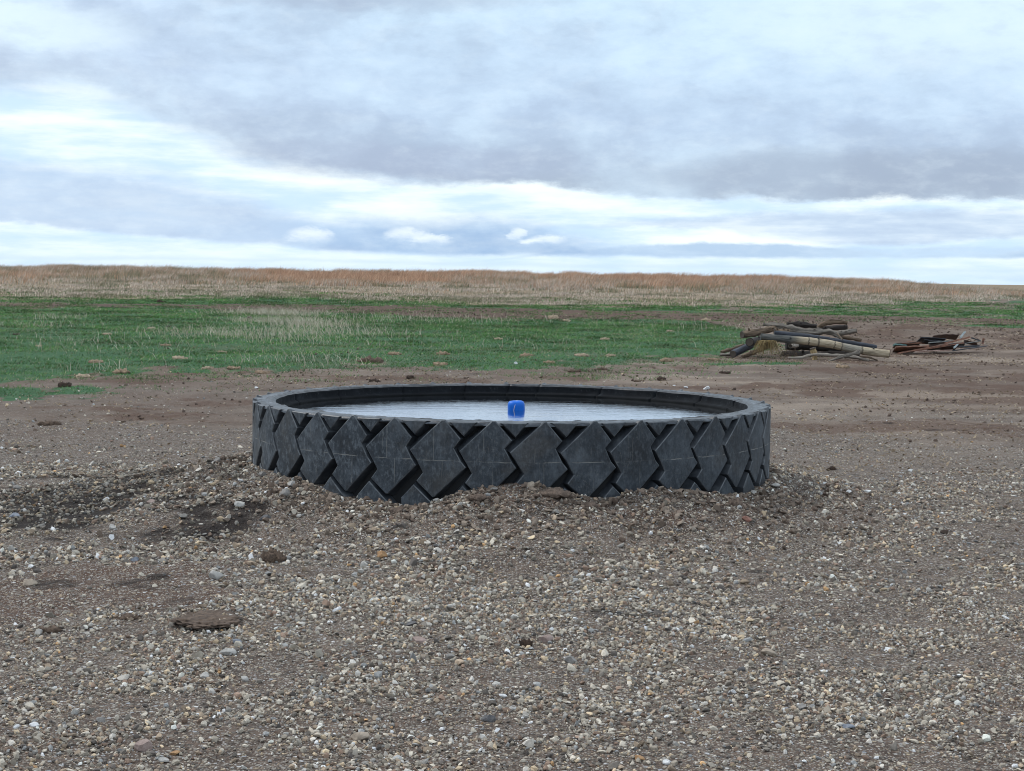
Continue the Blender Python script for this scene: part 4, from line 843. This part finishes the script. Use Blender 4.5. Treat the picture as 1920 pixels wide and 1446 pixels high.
L([(655, 72, 35.0, 22), (800, 75, 35.0, 27), (970, 100, 35.0, 24)], 'dark', 'dark brown gnarled log on top in the middle of the pile', 0, .3, 9)
L([(975, 112, 34.8, 20), (1040, 72, 34.8, 28), (1130, 50, 34.8, 26), (1290, 58, 34.8, 20)], 'brown', 'bent light brown log arching at the top right of the pile', None, .25, 10)
L([(1000, 120, 35.3, 26), (1290, 108, 35.3, 28)], 'dark', 'dark squared log directly beneath the arching light brown one', None, .12, 11)
L([(1165, 175, 34.6, 24), (1270, 160, 34.6, 28), (1385, 142, 34.6, 26)], 'grey', 'short grey log stub on the right behind the long pole', 1, .14, 12)
L([(1200, 205, 34.9, 20), (1330, 225, 34.9, 22), (1440, 245, 34.9, 16)], 'brown', 'brown half-buried branch on the right below the short grey stub', None, .3, 13, 'branch', 'branch')
L([(925, 330, 32.7, 36), (935, 360, 32.7, 34), (950, 400, 32.7, 22), (945, 462, 32.7, 26)], 'golden', 'upright golden wood chunk standing under the pale peeled log', 0, .3, 14, 'wood_block', 'wood block')
L([(665, 430, 32.5, 9), (800, 425, 32.5, 13), (930, 395, 32.5, 14), (1150, 405, 32.6, 17), (1380, 425, 32.7, 19), (1520, 458, 32.7, 13)], 'pale', 'long bleached crooked branch lying low in front of the pile', None, .25, 15, 'branch', 'branch')
o = L([(1055, 487, 32.3, 10), (1160, 445, 32.3, 16), (1270, 405, 32.3, 19), (1400, 378, 32.4, 20), (1395, 350, 32.4, 14)], 'grey', 'forked grey branch crossing over the bleached one at the front', None, .3, 16, 'branch', 'branch')
L([(688, 305, 33.2, 22), (760, 300, 33.9, 22)], 'pale', 'small pale log end peeking out beneath the peeled log', 0, .1, 17)
L([(1090, 375, 33.8, 20), (1300, 385, 33.6, 22), (1420, 400, 33.5, 18)], 'dark', 'dark log hidden in the shade under the peeled log', None, .15, 18)
L([(640, 300, 34.6, 50), (900, 300, 34.6, 52), (1300, 340, 34.6, 42)], 'dark', 'thick dark log added deep inside the pile to fill its shaded core', None, .15, 19)  # added filler log, supplies the dark inside of the pile
L([(600, 400, 34.4, 46), (1000, 405, 34.4, 48), (1400, 415, 34.4, 34)], 'dark', 'lowest dark log at the back of the pile', None, .15, 20)  # also an added filler, dark where only shade would show
L([(520, 150, 34.2, 34), (680, 162, 34.2, 32)], 'brown', 'short brown stub between the wavy trunk and dark pole', 0, .15, 21)
L([(450, 205, 33.5, 12), (700, 228, 33.1, 10)], 'brown', 'slim strip of brown bark lying along the peeled log', None, .3, 22, 'bark_strip', 'bark')
L([(1420, 420, 32.7, 9), (1520, 425, 32.7, 11), (1610, 455, 32.8, 5)], 'brown', 'thin twisted root beside the right end of the pale log', None, .4, 23, 'branch', 'branch')
L([(1180, 165, 34.0, 6), (1240, 238, 33.7, 5)], 'brown', 'reddish stick hanging off the end of the wavy trunk', None, .2, 24, 'stick', 'stick')
L([(980, 470, 32.4, 9), (1010, 455, 32.5, 12), (1080, 470, 32.6, 7)], 'brown', 'little brown twig on dirt left of the forked branch', None, .3, 25, 'stick', 'stick')
# dry grass tuft caught under the logs
rg = np.random.default_rng(71); q = at(1360+430*.177, 595+320*.177, 33.0); n = 420
bm = bmesh.new(); VL, FL, CLr = [], [], []; base_i = 0
for i in range(n):
    ph = rg.normal(0, .75); ln = rg.uniform(.12, .34); hh_ = rg.uniform(0, .05)
    b = np.array([q.x+rg.normal(0, .05), q.y-.12+rg.normal(0, .05), q.z+.08+hh_]); d = np.array([math.sin(ph)*1.0, -.55*rg.uniform(.2, 1), 0]); e = b+d*ln*.55+np.array([0, 0, .03]); e2 = b+d*ln*1.0; e2[2] = max(b[2]-ln*rg.uniform(.6, 1.1), Ts(e2[0], e2[1])+.01)
    wq = np.array([.004, .002, 0])*rg.uniform(.7, 1.6)
    VL += [b-wq, b+wq, e+wq, e-wq, e2]; FL.append(base_i); base_i += 5; CLr.append(np.array([(.40, .29, .13), (.26, .19, .1), (.5, .4, .22), (.12, .09, .05)][rg.integers(0, 4)])*rg.uniform(.8, 1.2))
i = np.array(FL); tg = npmesh('dry_grass_tuft', np.array(VL), [np.stack([i, i+1, i+2, i+3], 1), np.stack([i+3, i+2, i+4], 1)], blm, {'Col': np.repeat(np.array(CLr), 5, 0)})
tag(tg, 'straw-yellow dry grass tuft drooping from under the left part of the log pile', 'grass tuft')
# twiggy brush next to it
bm = bmesh.new(); rs = random.Random(5)
for k in range(60):
    c0 = at(1360+(640+rs.uniform(-70, 120))*.177, 595+(400+rs.uniform(-50, 45))*.177, 32.9+rs.uniform(-.1, .3)); a = rs.uniform(0, 6.28); l_3 = rs.uniform(.05, .14)
    tube(bm, [c0, c0+Vector((math.cos(a)*l_3*.5, rs.uniform(-.03, .03), abs(math.sin(a))*l_3*.4+.01)), c0+Vector((math.cos(a)*l_3, rs.uniform(-.05, .05), math.sin(a)*l_3*.4))], [.005, .004, .002], 4)
bo = from_bm('brush_tangle', bm, WD['brown']); tag(bo, 'tangle of thin brown twigs between the dry tuft and upright chunk', 'brush')
# ------------------------------------------------------------------ scrap pile
def metal(name, a, b, rough=.6, sc=9):
    m, t, p = mat(name); oc = t.node('ShaderNodeTexCoord').outputs['Object']; n_ = t.noise(t.scale(oc, (1, 2, 2)), sc, 6, .7)
    t.set(p, 'Base Color', t.mix(t.ss(n_, .35, .65), (*a, 1), (*b, 1))); p.inputs['Roughness'].default_value = rough; bump(t, p, n_, .4, .006); return m
MT = {'rust': metal('rusty_steel', (.10, .048, .032), (.30, .145, .09)), 'brown': metal('brown_steel', (.055, .032, .025), (.15, .085, .062)), 'black': metal('black_sheet', (.012, .014, .018), (.045, .05, .06), .5),
      'galv': metal('galvanised', (.26, .30, .31), (.48, .54, .55), .45), 'teal': metal('teal_paint', (.02, .06, .06), (.10, .20, .19)), 'greybar': metal('grey_steel', (.10, .105, .10), (.24, .25, .24), .5),
      'rebar': metal('spotted_rebar', (.20, .09, .065), (.45, .33, .29), .7, 40)}
def bar(p0, p1, wd_, ht, m, label, kind='flat', name='steel_bar', cat='scrap metal', Y0=37, Y1=37, bend=0.0, tilt=None):
    """p0,p1: crop px on the enlarged scrap photo; wd_ depth m; ht crop px"""
    A_ = at(1660+p0[0]*.11458, 600+p0[1]*.11458, Y0); B_ = at(1660+p1[0]*.11458, 600+p1[1]*.11458, Y1)
    d = (B_-A_); Ln = d.length; d.normalize(); h_ = ht*.11458*Y0/F; s_ = d.cross(Vector((0, 0, 1))).normalized(); u = s_.cross(d); bm = bmesh.new()
    if tilt is None: tilt = -24 if name in ('metal_sheet', 'board', 'metal_strip') and kind == 'flat' else -8
    Rt = Matrix.Rotation(math.radians(tilt), 3, d); s_ = Rt @ s_; u = Rt @ u
    if name in ('metal_sheet', 'board'): h_ = .012
    if kind == 'tube':
        tube(bm, [Vector((0, 0, 0)), d*Ln*.5+u*bend, d*Ln], [h_/2]*3, 10)
    else:
        if kind == 'flat': prof_ = [(-.5, -.5), (.5, -.5), (.5, .5), (-.5, .5)]
        elif kind == 'angle': prof_ = [(-.5, -.5), (.5, -.5), (.5, -.38), (-.38, -.38), (-.38, .5), (-.5, .5)]
        else: prof_ = [(-.5, .5), (-.5, -.5), (.5, -.5), (.5, .5), (.38, .5), (.38, -.36), (-.38, -.36), (-.38, .5)]
        rings_ = []; rs_ = random.Random(int(p0[0]+p1[1]))
        for k_ in range(9):
            q_ = k_/8; c_ = d*Ln*q_+u*(bend*4*q_*(1-q_)+rs_.uniform(-1, 1)*.003); sc_ = 1+rs_.uniform(-.08, .08); tw = rs_.uniform(-.03, .03)
            rings_.append([bm.verts.new(c_+s_*(a*wd_*sc_)+u*(b*h_+a*tw*wd_)) for a, b in prof_])
        n_ = len(prof_)
        for a, b in zip(rings_, rings_[1:]):
            for k_ in range(n_): bm.faces.new([a[k_], b[k_], b[(k_+1) % n_], a[(k_+1) % n_]])
        bm.faces.new(rings_[0][::-1]); bm.faces.new(rings_[-1])
    bmesh.ops.recalc_face_normals(bm, faces=bm.faces[:])
    o = from_bm(name, bm, MT[m]); o.location = A_; tag(o, label, cat, 'rusty scrap metal heaped beside the logs'); return o
bar((205, 548), (1030, 392), .05, 24, 'rust', 'bright rusty orange angle iron slanting up across the front of the scrap', 'angle', Y0=36.4, Y1=36.8)
bar((480, 510), (1300, 372), .06, 20, 'rust', 'second rusty angle iron just behind and right of the brightest one', 'angle', Y0=36.6, Y1=37.0)
bar((980, 385), (1395, 278), .07, 26, 'rust', 'rusty bar rising to the top right of the scrap heap', 'angle', Y0=36.9, Y1=37.2)
bar((560, 450), (1150, 345), .12, 26, 'brown', 'brown steel channel under the rising rusty bar', 'channel', Y0=37.1, Y1=37.2)
bar((150, 418), (560, 395), .28, 34, 'brown', 'dark brown rusted sheet at the upper left of the scrap', name='metal_sheet', Y0=37.2, Y1=37.3)
bar((140, 408), (330, 425), .10, 24, 'teal', 'short teal painted strip at the left end of the scrap', name='metal_strip', Y0=36.9, Y1=37.0)
bar((155, 470), (700, 452), .22, 22, 'rust', 'broad rust-red strip at the left middle of the scrap', name='metal_strip', Y0=36.9, Y1=36.9)
bar((130, 500), (480, 500), .25, 34, 'brown', 'dark brown board lowest at the left end of the scrap', name='board', Y0=37.0, Y1=37.0)
bar((225, 380), (620, 385), .04, 12, 'rust', 'thin pinkish rusty rod over the dark brown sheet', 'tube', 'steel_rod', Y0=37.1, Y1=37.1)
bar((360, 350), (650, 385), .04, 12, 'rust', 'thin rusty rod slanting down toward the black sheet', 'tube', 'steel_rod', Y0=37.2, Y1=37.1)
bar((540, 325), (950, 352), .34, 20, 'black', 'flat black metal sheet topping the middle of the scrap', name='metal_sheet', Y0=37.2, Y1=37.3)
bar((620, 360), (900, 372), .25, 24, 'black', 'black bent sheet under the flat black one', name='metal_sheet', Y0=37.1, Y1=37.1)
bar((710, 375), (1180, 335), .06, 20, 'greybar', 'grey channel bar poking from beneath the black sheet', 'channel', Y0=36.9, Y1=37.2)
bar((760, 298), (1180, 288), .3, 30, 'brown', 'crumpled dark brown sheet at the back top of the scrap', name='metal_sheet', Y0=37.7, Y1=37.7, bend=.03)
bar((1225, 292), (1305, 192), .03, 24, 'galv', 'pale galvanised strip sticking up at the top of the scrap', 'channel', 'metal_strip', Y0=37.1, Y1=37.3)
bar((1125, 455), (1185, 398), .03, 22, 'galv', 'short pale galvanised piece low in the scrap, right of centre', 'channel', 'metal_strip', Y0=36.5, Y1=36.8)
bar((1100, 505), (1665, 425), .05, 18, 'black', 'long thin black pipe along the lower right of the scrap', 'tube', 'pipe', Y0=36.3, Y1=37.0)
bar((490, 518), (1100, 492), .03, 14, 'rebar', 'speckled red and white rod lying along the bottom of the scrap', 'tube', 'steel_rod', Y0=36.3, Y1=36.4)
bar((1180, 440), (1520, 430), .15, 24, 'black', 'black flat bar inside the right side of the scrap', Y0=37.0, Y1=37.1)
bar((1240, 395), (1560, 345), .06, 14, 'greybar', 'grey-green rod across the right side of the scrap', 'tube', 'steel_rod', Y0=37.0, Y1=37.2)
bar((1400, 290), (1560, 345), .08, 20, 'black', 'dark bar falling to the right from the scrap top', Y0=37.4, Y1=37.3)
bar((1440, 255), (1540, 330), .05, 12, 'brown', 'brown bent rod at the right shoulder of the scrap', 'tube', 'steel_rod', Y0=37.5, Y1=37.3)
bar((1590, 400), (1612, 300), .06, 34, 'rust', 'orange-brown strip standing at the right end of the scrap', 'flat', 'metal_strip', Y0=37.2, Y1=37.2)
bar((1290, 350), (1500, 400), .2, 40, 'brown', 'tilted brown sheet inside the right side of the scrap', name='metal_sheet', Y0=37.5, Y1=37.4)
bar((900, 460), (1150, 470), .2, 26, 'brown', 'small brown sheet in the low middle of the scrap', name='metal_sheet', Y0=37.0, Y1=37.0)
bar((700, 470), (1300, 400), .3, 40, 'black', 'black sheet buried in the core of the scrap', name='metal_sheet', Y0=37.5, Y1=37.5)
